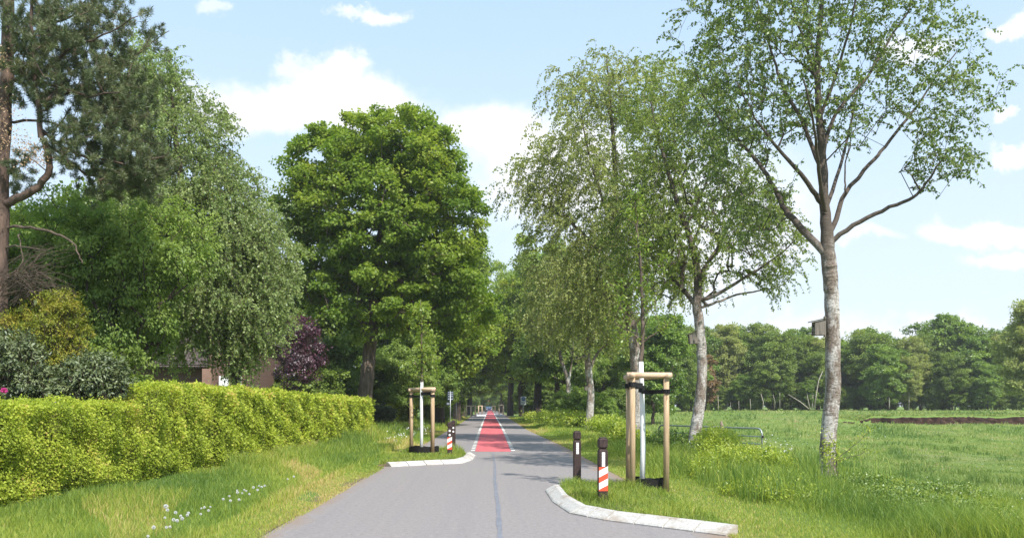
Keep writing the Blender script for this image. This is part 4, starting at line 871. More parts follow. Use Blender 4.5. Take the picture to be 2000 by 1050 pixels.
def sapling(base, pts, wh, spots, label, seed, ls, extra):
    r = np.random.default_rng(seed); b = np.array(base, float); t = thing('sapling', b, label, 'young tree', 'staked young trees'); T = np.array(pts, float)
    k = [i for i in range(len(T)) if T[i, 2] <= wh]; mb = MB(); mb.tube(T[:k[-1] + 1, :3] - b, T[:k[-1] + 1, 3], 12); mb.build('painted_trunk', M_white, t, True)
    sk = Skel(r); up = T[k[-1]:]; sk.smooth_add(up[:, :3], -1, up[:, 3] * .92, 4, .012)
    for e in extra:
        e = np.array(e, float); sk.smooth_add(e[:, :3], sk.near(e[0, :3], 0), e[:, 3], 3, .01)
    lv = Leaves()
    for (px, py, rx, n, Y) in spots:
        for _ in range(n):
            c = W(px, py, Y) + r.normal(0, 1, 3) * np.array([rx, rx, rx * .9]) * Y / F * .5; i = sk.near(c, .3); a = sk.P[i]; sk.add([a * .4 + c * .6 + np.array([0, 0, .02]), c], i, [.006, .004]); m = 9
            P = c + r.normal(0, .05, (m, 3)); lv.add(P, rdir(r, m) + np.array([0, 0, -.4]), unit(rdir(r, m) + np.array([0, 0, 1])), ls * r.uniform(.6, 1.2, m), ls * .55, r.normal(.5, .2, m))
    sk.mesh('trunk', M_bark, t, .03, .5, .005, 8, b); o = lv.build('crown', L_sapl, t); o.location = tuple(-b); return t
YA = 16.5
sapling(W(1253, 948, YA), [(*W(1254, 950, YA), .052), (*W(1256, 880, YA), .05), (*W(1255, 800, YA), .047), (*W(1253, 740, YA), .045), (*W(1252, 706, YA), .043), (*W(1255, 660, YA), .042), (*W(1254, 600, YA), .036), (*W(1252, 520, YA), .03), (*W(1246, 460, YA), .022), (*W(1243, 420, YA), .014), (*W(1241, 370, YA), .006)], W(0, 704, YA)[2], [(1240, 410, 20, 26, YA), (1245, 380, 12, 8, YA), (1215, 600, 30, 16, YA), (1275, 590, 26, 12, YA), (1250, 540, 26, 14, YA), (1220, 655, 26, 14, YA), (1300, 635, 22, 10, YA), (1255, 480, 20, 12, YA), (1285, 520, 24, 7, YA), (1210, 560, 20, 8, YA)],
        'white painted sapling strapped inside the near timber guard', 401, .075, [lim([(1252, 668), (1235, 652), (1215, 640), (1200, 628)], YA, .018, .006), lim([(1254, 668), (1275, 655), (1295, 640), (1312, 625)], YA, .017, .006), lim([(1253, 665), (1257, 640), (1265, 620)], YA, .014, .006, -.3)])
# left guard
YB = 28.6
gb2 = np.array([X(823, YB), YB, .03])
pq = [(X(803, 29.0) - gb2[0], .45), (X(845, 28.2) - gb2[0], -.4), (X(844, 29.4) - gb2[0], .85)]
t = guard(gb2, 1.08, pq, [(0, 1, 2.11), (1, 2, 2.09), (0, 2, 2.09)], 'left timber tree guard with thin white trunk before the hedge end', '', .3, None, None, 2.15)
strap(t, pq[0], (0, -.03), 1.88, .06); strap(t, (0, -.03), pq[1], 1.97, .11)
for q in pq[:2]: loop(t, q, .085, 1.9)
ring((gb2[0] + .08, gb2[1] + .05, .04), .5, .22, 'black plastic watering ring round the left sapling')
sapling(W(823, 882, YB), [(*W(823, 886, YB), .055), (*W(823.5, 840, YB), .05), (*W(823, 790, YB), .05), (*W(824, 744, YB), .045), (*W(824, 700, YB), .035), (*W(823, 640, YB), .025), (*W(821, 585, YB), .01)], W(0, 743, YB)[2], [(820, 610, 16, 14, YB), (822, 650, 26, 26, YB), (826, 690, 30, 30, YB), (815, 720, 30, 22, YB), (845, 700, 14, 6, YB)],
        'slim sapling with white painted trunk in the left timber guard', 402, .13, [lim([(824, 730), (818, 722), (812, 710), (809, 700)], YB, .02, .008), lim([(824, 725), (830, 712), (836, 700)], YB, .02, .008)])
# far guards
gf = thing('tree_guard', (X(979, 150), 150, 0), 'distant pale timber guard right of the red lane', 'tree guard', 'distant timber tree guards')
for x in (-.36, .36): MB().tube([(x, 0, -.1), (x, 0, 1.7)], .09, 8).build('post', M_postl, gf, True)
MB().tube([(-.5, 0, 1.72), (.5, 0, 1.72)], .08, 8).build('rail', M_postl, gf, True)
dup(gf, (X(964, 190), 190, 0), .2, .9, 'distant timber guard nearest the lane end')
for px, Y, lb in ((938, 165, 'distant timber guard left of the red lane'), (916, 125, 'left half of the distant post cluster'), (924, 128, 'right half of the distant post cluster'), (945, 200, 'tiny farthest timber guard left of the lane')):
    dup(gf, (X(px, Y), Y, 0), random.uniform(-.3, .3), .92, lb)
def fkerb(px0, px1, Y, label):
    mb = MB(); mb.box((0, 0, .05), (X(px1, Y) - X(px0, Y), .3, .24), bev=.03); o = mb.build('kerb', M_refl); o.location = ((X(px0, Y) + X(px1, Y)) / 2, Y, 0); tag(o, label, 'kerb', 'kerbs round the grass islands')
fkerb(931, 949, 138, 'bright white distant kerb left of the red lane'); fkerb(966, 984, 142, 'pale distant kerb right of the red lane')

# ------------------------------------------------------------------ bollards
def bollard(loc, label, stripes=True, strip=True, discs=0, rz=0.0):
    t = thing('bollard', loc, label, 'bollard', 'brown roadside bollards', rz); w = .148
    MB().box((0, 0, .40), (w, w, 1.0), bev=.014).build('shaft', M_bol, t)
    mb = MB(); mb.box((0, 0, .905), (w * .82, w * .82, .025)); mb.box((0, 0, 1.005), (w, w, .165), bev=.022); mb.box((0, 0, 1.09), (w * .72, w * .72, .02), bev=.006); mb.build('cap', M_bol, t)
    yf = -w / 2
    if strip:
        mb = MB()
        for k in range(5): mb.box((0, yf - .003, .66 + k * .046), (.05, .006, .042))
        mb.build('reflector', M_refl, t)
    if stripes:
        z0, z1 = .25, .63; hw = w / 2 - .002; H = z1 - z0; p = MB(); p.add([(-hw, yf - .002, z0), (hw, yf - .002, z0), (hw, yf - .002, z1), (-hw, yf - .002, z1), (-hw, yf + .004, z0), (hw, yf + .004, z0), (hw, yf + .004, z1), (-hw, yf + .004, z1)], [(0, 1, 2, 3), (0, 4, 5, 1), (3, 2, 6, 7), (0, 3, 7, 4), (1, 5, 6, 2)]); po = p.build('warning_panel', M_red, t)
        q = MB(); sl = .105
        for zc in (z0 + .02, z0 + .215):
            q.add([(-hw, yf - .0045, zc), (hw, yf - .0045, zc + sl * .72), (hw, yf - .0045, zc + sl * .72 + .105), (-hw, yf - .0045, zc + .105)], [(0, 1, 2, 3)])
        q.build('stripes', M_refl, po)
    for k in range(discs):
        z = (.70, .83)[k]; n = 20; V = [(0, yf - .007, z)] + [(.031 * math.cos(a), yf - .007, z + .031 * math.sin(a)) for a in np.arange(n) * 2 * math.pi / n] + [(.034 * math.cos(a), yf + .001, z + .034 * math.sin(a)) for a in np.arange(n) * 2 * math.pi / n]
        mb = MB(); mb.add(V, [(0, 1 + i, 1 + (i + 1) % n) for i in range(n)] + [(1 + i, 1 + n + i, 1 + n + (i + 1) % n, 1 + (i + 1) % n) for i in range(n)]); mb.build('reflector', M_refl, t)
    return t
bollard((X(1177, 13.9), 13.9, .0), 'front right brown bollard with red white striped panel on the island corner', rz=.05)
bollard((X(1127, 17.5), 17.5, .0), 'rear right plain brown bollard with one white strip by the cycle gap', False, rz=.04)
bollard((X(878.5, 27.0), 27.0, .0), 'front left brown bollard with striped panel and two white discs', True, False, 2)
bollard((X(885.5, 30.6), 30.6, .0), 'rear left brown bollard with two white discs and no panel', False, False, 2)

# ------------------------------------------------------------------ nest boxes
def nestbox(px, py, Y, s, label, hand=-1, tilt=0.0, dark=True):
    b = W(px, py, Y); t = thing('nest_box', b, label, 'nest box', 'nest boxes on the birches'); t.rotation_euler = (0, tilt, 0); m = M_birdbox
    # side panel: opening faces left
    w, d, h = .26 * s, .24 * s, .34 * s
    V = [(-w / 2, -d / 2, -h / 2), (w / 2, -d / 2, -h / 2), (w / 2, -d / 2, h / 2 + .05 * s), (-w / 2, -d / 2, h / 2 - .01 * s)]; V += [(x, -y, z) for x, y, z in V]
    mb = MB(); mb.add(V, [(0, 1, 2, 3), (7, 6, 5, 4), (0, 4, 5, 1), (3, 2, 6, 7), (0, 3, 7, 4), (1, 5, 6, 2)]); mb.build('box', m, t)
    rf = MB(); th = math.atan2(.06, .26); rf.box((-.035 * s, 0, h / 2 + .032 * s), (w + .11 * s, d + .07 * s, .022 * s), M=Matrix.Rotation(-th, 4, 'Y')); rf.build('roof', M_boxroof, t)
    MB().box((w / 2 + .018 * s, 0, .04 * s), (.03 * s, .09 * s, h * 1.5)).build('backboard', M_birdbox, t)
    mb = MB()
    for z in (-.07, -.13): mb.box((-w / 2 - .012 * s, .0, z * s), (.02 * s, d * .8, .022 * s))
    mb.build('perch', m, t)
    n = 14; V = [(-w / 2 - .003, .05 * s * math.cos(a), .06 * s + .03 * s * math.sin(a)) for a in np.arange(n) * 2 * math.pi / n]; mb = MB(); mb.add(V, [tuple(range(n))]); mb.build('entrance_hole', M_black, t)
nestbox(1599, 641, Y4 - .1, .88, 'grey wooden nest box on the tall near birch'); nestbox(1353, 661, Y3 - .05, .95, 'small dark nest box on the curved leaning birch', tilt=-.1); nestbox(1145.5, 757, Y1, .95, 'tiny pale nest box on the forked slim birch')

# ------------------------------------------------------------------ field gate
def gate():
    a = np.array([6.4, 33.0, -.25]); b = np.array([8.75, 28.0, -.25]); L = np.linalg.norm(b - a); rz = math.atan2(b[1] - a[1], b[0] - a[0]); t = thing('field_gate', a, 'galvanised tubular field gate with rounded corner behind the weeds', 'gate', None, rz)
    R_ = .2; top = 1.12; pts = [(0, 0, .1), (0, 0, top - R_)] + [(R_ - R_ * math.cos(q), 0, top - R_ + R_ * math.sin(q)) for q in np.linspace(.2, math.pi / 2, 6)] + [(L - R_ + R_ * math.sin(q), 0, top - R_ + R_ * math.cos(q)) for q in np.linspace(0, math.pi / 2, 7)] + [(L, 0, .1)]
    MB().tube(pts, .028, 10).build('frame', M_galv, t, True)
    for z in (.86, .62, .4, .2): MB().tube([(0, 0, z), (L, 0, z)], .018, 8).build('rail', M_galv, t, True)
    MB().tube([(L * .5, 0, .1), (L * .5, 0, top)], .02, 8).build('brace', M_galv, t, True)
    MB().box((L + .05, 0, .86), (.07, .05, .07), bev=.01).build('latch', M_bol, t)
gate()
t = MB(); t.tube([(0, 0, -.3), (.02, 0, .6), (-.01, 0, 1.1), (-.03, 0, 1.3)], [.1, .095, .08, .03], 8); o = t.build('fence_post', M_stone, smooth=True); o.location = (X(1410, 38), 38, -.35); tag(o, 'weathered split wooden post behind the field gate', 'post')

# ------------------------------------------------------------------ signs
def textmesh(body, size, loc, mat, parent):
    cu = bpy.data.curves.new('t', 'FONT'); cu.body = body; cu.size = size; cu.align_x = 'CENTER'; cu.align_y = 'CENTER'; cu.extrude = .002
    tmp = bpy.data.objects.new('t', cu); COL.objects.link(tmp); bpy.context.view_layer.update()
    me = bpy.data.meshes.new_from_object(tmp); bpy.data.objects.remove(tmp); me.materials.clear(); me.materials.append(mat)
    o = bpy.data.objects.new('lettering', me); COL.objects.link(o); o.parent = parent; o.location = loc; o.rotation_euler = (R(90), 0, 0); return o
YG = 102.0; t = thing('road_sign', (X(1022.3, YG), YG, 0), 'white bicycle road sign with blue disc beside the thick oak', 'sign')
MB().tube([(0, .05, -.3), (0, .05, 2.7)], .035, 8).build('pole', M_galv, t, True)
bo = MB(); bo.box((0, 0, 2.2), (.66, .03, .98), bev=.01); bo = bo.build('board', M_signw, t)
n = 28; V = [(.235 * math.cos(a), -.02, 2.42 + .235 * math.sin(a)) for a in np.arange(n) * 2 * math.pi / n]; mb = MB(); mb.add(V, [tuple(range(n))[::-1]]); mb.build('disc', M_signb, bo)
bk = MB()
for cx in (-.09, .09): bk.tube([(cx + .07 * math.cos(a), -.028, 2.38 + .07 * math.sin(a)) for a in np.linspace(0, 2 * math.pi, 17)], .009, 6)
bk.tube([(-.09, -.028, 2.38), (-.035, -.028, 2.49), (.06, -.028, 2.49), (0, -.028, 2.38), (-.09, -.028, 2.38)], .009, 6); bk.tube([(.09, -.028, 2.38), (.05, -.028, 2.53), (.09, -.028, 2.54)], .009, 6); bk.tube([(0, -.028, 2.38), (-.045, -.028, 2.53)], .009, 6)
bk.build('bicycle_symbol', M_signw, bo)
textmesh('Fahrrad-', .14, (0, -.02, 2.03), M_signd, bo); textmesh('straße', .14, (0, -.02, 1.88), M_signd, bo)
def guide(px, Y, pole_top, boards, label):
    t = thing('guide_sign', (X(px, Y), Y, 0), label, 'sign', 'guide signs at the left verge'); MB().tube([(0, 0, -.3), (0, 0, pole_top)], .035, 8).build('pole', M_galv, t, True)
    for (x0, x1, y0, y1, lines) in boards:
        a, b_ = W(x0, y0, Y), W(x1, y1, Y); w, h = b_[0] - a[0], a[2] - b_[2]; cx = (a[0] + b_[0]) / 2 - X(px, Y); cz = (a[2] + b_[2]) / 2
        m = MB(); m.box((cx, .055, cz), (w, .03, h), bev=.006); bo = m.build('board', M_signd, t)
        l = MB()
        for k in range(lines): l.box((cx, .035, cz + h / 2 - h * (k + .5) / lines), (w * .8, .006, h / lines * .16))
        l.build('lines', M_signw, bo)
guide(879.5, 62, 2.65, [(874, 885.6, 764, 775.5, 3), (874, 885.6, 776, 781, 1), (872, 879.3, 785, 790.5, 1)], 'left guide sign pole with stacked dark blue boards')
guide(891.2, 74, 2.6, [(885.6, 895.7, 775, 780.3, 1)], 'thinner guide pole with a single dark blue board behind it')
def wpost(px, Y, h, label, lean=0, r_=.05):
    m = MB(); m.tube([(0, 0, -.2), (lean * .5, 0, h * .5), (lean, 0, h)], r_, 8); m.box((lean, 0, h - .08), (r_ * 2.3, r_ * 2.3, .13), bev=.01); o = m.build('marker_post', M_signw, smooth=False); o.location = (X(px, Y), Y, float(GH(X(px, Y), Y))); tag(o, label, 'post')
wpost(1062.8, 80, 1.1, 'tall white marker post right of the thick oak trunk', 0, .045); wpost(1033, 98, .95, 'short white marker post left of the thick oak trunk', 0, .05); wpost(1042, 92, .75, 'leaning pale stake before the thick oak trunk', .22, .035)
# distant house and car at the end of the lane
t = thing('distant_house', (X(960, 320), 320, 0), 'orange roofed house far at the end of the avenue', 'house'); MB().box((0, 0, 1.2), (7, 5, 2.4)).build('wall', M_brick, t)
m = MB(); m.add([(-3.8, -2.9, 2.4), (3.8, -2.9, 2.4), (3.8, 0, 5.2), (-3.8, 0, 5.2), (3.8, 2.9, 2.4), (-3.8, 2.9, 2.4)], [(0, 1, 2, 3), (3, 2, 4, 5), (0, 3, 5), (1, 4, 2), (0, 5, 4, 1)]); m.build('roof', M_roofo, t)
def car():
    t = thing('parked_car', (X(955.5, 230), 230, .0), 'small dark blue car far off at the end of the red lane', 'car'); paint = noisemat('blue_car_paint', [(.3, (.03, .06, .12)), (.7, (.05, .08, .15))], (3, 3, 3), 2, .25, 0, spec=.6)
    m = MB(); prof = [(-2.0, .35), (2.0, .35), (2.05, .75), (1.9, .95), (1.0, 1.0), (.55, 1.42), (-1.1, 1.45), (-1.75, 1.05), (-2.05, .95)]; k = len(prof); V = [(-.85, y, z) for y, z in prof] + [(.85, y, z) for y, z in prof]
    m.add(V, [(i, (i + 1) % k, k + (i + 1) % k, k + i) for i in range(k)] + [tuple(range(k - 1, -1, -1)), tuple(range(k, 2 * k))]); m.build('body', paint, t)
    g = MB(); g.box((0, -1.47, 1.22), (1.4, .03, .3), M=Matrix.Rotation(-.9, 4, 'X')); g.build('windscreen', M_glass, t)
    for x in (-.62, .62): MB().box((x, -2.06, .78), (.3, .05, .14), bev=.02).build('headlight', M_refl, t)
    for x in (-.8, .8):
        for y in (-1.3, 1.3): MB().tube([(x - .1, y, .32), (x + .1, y, .32)], .32, 14).build('wheel', M_black, t)
car()

# ------------------------------------------------------------------ ground cover
def blades(name, P, h, w, v, seed, mat, lean=.35, flop=.5):
    r = np.random.default_rng(seed); n = len(P); a = r.random(n) * 6.283; s = np.stack([np.cos(a), np.sin(a), 0 * a], 1); b = r.random(n) * 6.283; l = np.stack([np.cos(b), np.sin(b), 0 * b], 1) * (lean * r.random(n) ** .7)[:, None]
    # blades face partly sideways so they read from every side
    h = h[:, None]; w = w[:, None]; up = np.array([0, 0, 1.0])
    V = np.stack([P - s * w / 2, P + s * w / 2, P + up * h * .55 + l * h * .45 + s * w * .42, P + up * h * .55 + l * h * .45 - s * w * .42, P + up * h * (1 - flop * .3) + l * h * (1 + flop)], 1).reshape(-1, 3)
    i = np.arange(n)[:, None] * 5
    return tag(npmesh(name, V, [i + np.array([0, 1, 2, 3]), i + np.array([3, 2, 4])], mat, {'v': np.repeat(np.clip(v, 0, 1), 5)}), kind='stuff')
def patchy(x, y, s=1.0): return .5 + .25 * np.sin(x * 1.7 * s + 1.9 * np.sin(y * .9 * s)) + .25 * np.sin(y * 1.1 * s - 1.3 * np.sin(x * 1.3 * s))
def sampleY(r, n, y0, y1, p=2.0):                        # density falling with distance
    u = r.random(n); e = 1 - p; return (y0 ** e + u * (y1 ** e - y0 ** e)) ** (1 / e)
def inpoly(x, y, poly):
    c = np.zeros(len(x), bool); n = len(poly)
    for i in range(n):
        (x0, y0), (x1, y1) = poly[i], poly[(i + 1) % n]; k = ((y0 > y) != (y1 > y)) & (x < (x1 - x0) * (y - y0) / (y1 - y0 + 1e-9) + x0); c ^= k
    return c
r = np.random.default_rng(21)
# left verge
n = 170000; y = sampleY(r, n, 8.2, 120, 1.75); x = -2.72 - 3.6 * r.random(n); k = ~((y > 22.5) & (y < 32) & (x > -2.8)); x, y = x[k], y[k]; n = len(x); d = -2.8 - x; pt = patchy(x, y)
bare = (d < .55) & (patchy(x * 2, y * .8, 1.2) > .62) & (r.random(n) < .8) & (y < 40); x, y, d, pt = x[~bare], y[~bare], d[~bare], pt[~bare]; n = len(x)
hh = np.where(d < .6, .035 + .04 * r.random(n), (.07 + .17 * r.random(n) ** 1.5) * (.55 + .9 * pt)); hh = hh * (1 + .9 * ((d > 2.0) & (y > 19))) * np.where((d > 2.7) & (y < 19), .5, 1)
dead = (patchy(x * 1.4 + 3, y * .7, 1.0) > .80) & (d > .9)
v = .36 + .26 * (d < .75) + .5 * (patchy(x, y * .6, .6) - .5) + r.normal(0, .15, n) + .5 * dead * r.random(n); w = np.maximum(.006, .00055 * y) * r.uniform(.7, 1.3, n)
blades('verge_grass', np.stack([x, y, GH(x, y) - .01], 1), hh * np.clip(y / 22, 1, 1.6), w, v, 1, G_grass)
# islands
def isl(poly, n, seed, clear):
    r = np.random.default_rng(seed); P = np.array(poly); x = r.uniform(P[:, 0].min(), P[:, 0].max() + .2, n); y = r.uniform(P[:, 1].min(), P[:, 1].max(), n); k = inpoly(x, y, poly); x, y = x[k], y[k]; n = len(x)
    pt = patchy(x * 2, y * 2); hh = (.05 + .10 * r.random(n) ** 1.6) * (.6 + .9 * pt)
    for cx, cy, rr, mul in clear:
        q = np.exp(-((x - cx) ** 2 + (y - cy) ** 2) / rr ** 2); hh = hh * (1 + mul * q)
    blades('island_grass', np.stack([x, y, np.full(n, .045)], 1), hh, np.full(n, .0065 if seed == 2 else .012), .42 + .2 * (pt - .5) + r.normal(0, .16, n), seed, G_grass, .5, .7)
isl(isl_R, 30000, 2, [(2.55, 15.6, .3, 1.5), (1.8, 13.9, .25, 1.8), (1.6, 16.6, .4, 1.3), (2.95, 16.1, .42, -.75), (3.25, 15.7, .25, .8), (1.5, 14.6, .3, .8)]); isl(isl_L, 15000, 3, [(-2.3, 28.3, .5, -.7), (-1.2, 29.5, .5, 1.5)])
# right verge
r = np.random.default_rng(22)
n = 190000; y = sampleY(r, n, 8.0, 120, 1.8); x = road_right(y) + .02 + 6.2 * r.random(n) ** 1.05; d = x - road_right(y); pt = patchy(x * 1.3, y * .9); tall = sstep(1.55, 2.4, d + .5 * (pt - .5) + .9 * sstep(14, 20, y)) * (1 - .5 * sstep(25, 40, y))
k = ~((y > 15.2) & (y < 17.8) & (d < .2)); x, y, d, pt, tall = x[k], y[k], d[k], pt[k], tall[k]; n = len(x)
hh = (.04 + .05 * r.random(n)) * (1 - tall) + tall * (.24 + .46 * r.random(n) ** 1.5) * (.45 + .8 * pt); v = .36 + .26 * (1 - tall) + .45 * (patchy(x + 5, y * .5, .7) - .5) + r.normal(0, .15, n); w = np.maximum(.006, .00055 * y) * r.uniform(.7, 1.3, n)
drp = 1 - .6 * sstep(5.4, 7, x); blades('verge_grass', np.stack([x, y, GH(x, y) - .02], 1), hh * drp, w, v, 4, G_grass, .42, .5)
# meadow
n = 300000; y = sampleY(r, n, 10, 125, 1.55); x = r.uniform(7.3, 10, n) + r.random(n) * (y * .72); k = (x < y * .66 + 3); x, y = x[k], y[k]; n = len(x); pt = patchy(x * .6, y * .35); tuft = (patchy(x * 2.1, y * 1.7) > .83)
k = ~((y > 83.9) & (y < 85.1) & (x > 34)); x, y, pt, tuft = x[k], y[k], pt[k], tuft[k]; n = len(x)
hh = (.05 + .10 * r.random(n)) * (.5 + .8 * pt) * (1 + 1.2 * tuft) * np.clip(y / 40, 1, 1.8); w = np.maximum(.008, .0006 * y) * r.uniform(.7, 1.4, n)
v = .46 + .5 * (patchy(x * .35, y * .16) - .5) + .35 * (patchy(x * 1.3, y * .5) - .5) - .25 * tuft + r.normal(0, .14, n) + .5 * ((patchy(x * .5 + 2, y * .22) > .86) & (r.random(n) < .25))
blades('meadow_grass', np.stack([x, y, GH(x, y) - .02], 1), hh, w, v, 5, G_mead, .5, .6)
r = np.random.default_rng(36); n = 9000; x = r.uniform(33, 62, n); y = 85.3 + r.random(n) ** 2 * 3.2 + .25 * np.sin(x * 1.7)
blades('bank_edge_grass', np.stack([x, y, GH(x, y) - .05], 1), .12 + .28 * r.random(n) ** 2, np.full(n, .06), r.normal(.45, .17, n), 37, G_mead, .7, .9)
# low plants
def cover(name, ells, leafm, n, nl, rc, ls, seed, asp=.55, flat=.7):
    r = np.random.default_rng(seed); C = env_points(r, n, ells, .3, 0); lv = Leaves(); sk = MB(); k = 0
    for c in C:
        g = float(GH(c[0], c[1]))
        if c[2] < g + .03: c[2] = g + .05 + r.random() * .1
        m = int(nl * r.uniform(.5, 1.4)); q = r.normal(0, .55, (m, 3)) * rc * np.array([1, 1, flat]); lv.add(c + q, unit(rdir(r, m) + np.array([0, 0, .15])), unit(rdir(r, m) * .8 + np.array([0, 0, .9])), ls * r.uniform(.6, 1.3, m), ls * asp * r.uniform(.7, 1.2, m), r.normal(.5, .15) + r.normal(0, .16, m))
        if k % 3 == 0: sk.tube([(c[0] + r.normal(0, .08), c[1] + r.normal(0, .08), g - .03), c], [.005, .003], 4, False)
        k += 1
    o = lv.build(name, leafm); tag(o, kind='stuff'); return o
cover('tall_weeds', [E(1430, 905, 75, 36, 20.5, .9, 2), E(1490, 925, 55, 50, 18.5, .8, 1.3), E(1400, 880, 45, 45, 22, .8, 1), E(1520, 960, 55, 45, 16.5, .7, 1), E(1400, 858, 40, 20, 23, .6, .8), E(1385, 930, 30, 40, 19, .5, .5), E(1560, 1000, 70, 30, 14.5, .8, .8), E(1480, 975, 60, 30, 15.5, .6, .8)], L_herb, 1300, 40, .18, .075, 501, .38)
cover('bramble_thicket', [E(1310, 865, 50, 22, 31, .9, 2), E(1390, 870, 40, 25, 27, .8, 1), E(1270, 880, 40, 20, 33, .8, 1)], L_bramble, 300, 55, .2, .085, 502, .65)
cover('bramble_patch', [E(1730, 975, 75, 22, 14.2, .9, 1.4), E(1830, 1000, 110, 25, 12.8, .9, 2), E(1950, 1025, 70, 22, 11.8, .8, 1), E(1690, 945, 60, 14, 16.5, .9, 1), E(1800, 960, 120, 14, 15.5, 1.2, 1)], L_bramble, 900, 46, .13, .042, 503, .65)
cover('verge_undergrowth', [E(1100, 815, 60, 12, 62, 3, 1.2), E(1180, 828, 45, 14, 50, 2.5, 1), E(1210, 845, 30, 16, 42, 1.4, .8), E(1060, 812, 40, 8, 75, 3, .8), E(1235, 862, 40, 20, 35, .8, .9)], L_herb, 420, 40, .35, .14, 504, .6)
cover('hedge_foot_plants', [E(600, 875, 60, 18, 30, .5, 1), E(690, 855, 50, 14, 38, .6, .8), E(562, 905, 14, 18, 24.5, .25, .5)], L_mid, 120, 40, .16, .08, 505, .4)
r = np.random.default_rng(33); n = 4200; px = r.normal(1480, 90, n); py = r.normal(950, 35, n); Yb = r.uniform(14, 23, n); xb = np.array([X(a, b) for a, b in zip(px, Yb)]); k = xb > 4.2; xb, Yb = xb[k], Yb[k]; n = len(xb)
blades('tall_weed_stalks', np.stack([xb, Yb, GH(xb, Yb) - .02], 1), .35 + .5 * r.random(n) ** 1.5, np.full(n, .011), r.normal(.36, .2, n), 34, G_grass, .35, .5)
# small sapling by the tall birch
r = np.random.default_rng(61); YT = 17.5; sk = Skel(r); sk.smooth_add([W(1637, 950, YT), W(1634, 900, YT), W(1632, 875, YT)], -1, [.012, .009, .006], 3)
for q in ([(1636, 893), (1665, 872), (1690, 850), (1700, 832)], [(1634, 885), (1625, 860), (1612, 840)], [(1636, 900), (1680, 885), (1700, 878)]):
    lb = np.array(lim(q, YT, .007, .003)); sk.smooth_add(lb[:, :3], sk.near(lb[0, :3], 0), lb[:, 3], 3, .01)
b = W(1637, 945, YT); t = thing('young_shrub', b, 'thin leafy seedling growing right beside the tall near birch trunk', 'young tree'); sk.mesh('trunk', M_bark, t, .01, .5, .003, 6, b); lv = Leaves()
for p in sk.P[4:]:
    m = 9; lv.add(p + r.normal(0, .05, (m, 3)) - b, rdir(r, m), unit(rdir(r, m) + np.array([0, 0, .8])), .05, .03, r.random(m))
lv.build('crown', L_herb, t)
r = np.random.default_rng(62); lv = Leaves()                # basal shoots of the near birch, loose leaf clumps
for c in env_points(r, 30, [(W(1614, 885, Y4) + np.array([0, -.2, 0]), (.2, .08, .35), 1)], .1):
    m = 8; lv.add(c + r.normal(0, .03, (m, 3)), rdir(r, m), rdir(r, m), .05, .035, r.random(m))
o = lv.build('foliage', L_herb, BIRCH4); o.location = tuple(-Vector(BIRCH4.location))
# dandelion clocks
def dandelion():
    r = np.random.default_rng(71); t = thing('dandelion', (0, 0, 0), 'white dandelion clock on a thin stem in the left verge', 'flower', 'dandelion clocks on the left verge'); mb = MB(); mb.tube([(0, 0, -.32), (.01, 0, -.15), (0, 0, 0)], .0035, 5); mb.build('stem', M_stem, t)
    lv = Leaves(); n = 160; d = rdir(r, n); lv.add(d * .008, d, rdir(r, n), .024, .009, r.random(n)); lv.build('head', M_flow, t); return t
heads = [(324, 988), (327, 995), (343, 1000), (353, 1007), (393, 992), (392, 1003), (436, 974), (448, 968), (464, 961), (463, 957), (477, 956), (481, 958), (495, 951), (506, 948), (503, 956), (511, 950), (517, 948), (487, 964), (467, 975), (450, 977), (325, 1029), (300, 1029), (289, 1046), (322, 1010), (339, 1014), (346, 1016), (368, 1001), (407, 996), (411, 989), (562, 935), (574, 930), (356, 1012), (473, 962), (332, 1028), (366, 1005), (399, 990)]
d0 = dandelion(); first = True
for (px, py) in heads:
    # head stands ~0.3 m over the verge
    Y = 14.0
    for _ in range(12):
        g = float(GH(X(px, Y), Y)) + .27; Y = F * (CH - g) / (py - HY)
    p = W(px, py, Y)
    if first: d0.location = tuple(p); first = False
    else: dup(d0, p, random.uniform(0, 6), random.uniform(.45, .75))
# scattered small white meadow flowers
r = np.random.default_rng(72); lv = Leaves(); n = 420; y = sampleY(r, n, 11, 70, 1.6); x = 7.5 + r.random(n) * y * .55; k = patchy(x * .7, y * .5) > .6; x, y = x[k], y[k]; n = len(x)
P = np.stack([x, y, GH(x, y) + .22 + .1 * r.random(n)], 1); lv.add(P, rdir(r, n), rdir(r, n), np.maximum(.018, .0011 * y), np.maximum(.016, .0011 * y), r.random(n))
C = np.array([W(px + r.normal(0, 8), py + r.normal(0, 7), 19 + r.normal(0, .5)) for px, py in [(1500, 860), (1510, 855), (1520, 870), (1530, 875), (1495, 870), (1540, 880), (1535, 900), (1550, 915), (1490, 885), (1505, 880)] * 7]); lv.add(C, rdir(r, len(C)), rdir(r, len(C)), .032, .028, r.random(len(C)))
C = np.array([W(px + r.normal(0, 9), py + r.normal(0, 5), Y + r.normal(0, 1)) for px, py, Y in [(800, 842, 38), (785, 850, 36), (765, 860, 34), (830, 838, 40)] * 22]); lv.add(C, rdir(r, len(C)), rdir(r, len(C)), .06, .05, r.random(len(C)))
tag(lv.build('wildflowers', M_flow), kind='stuff')

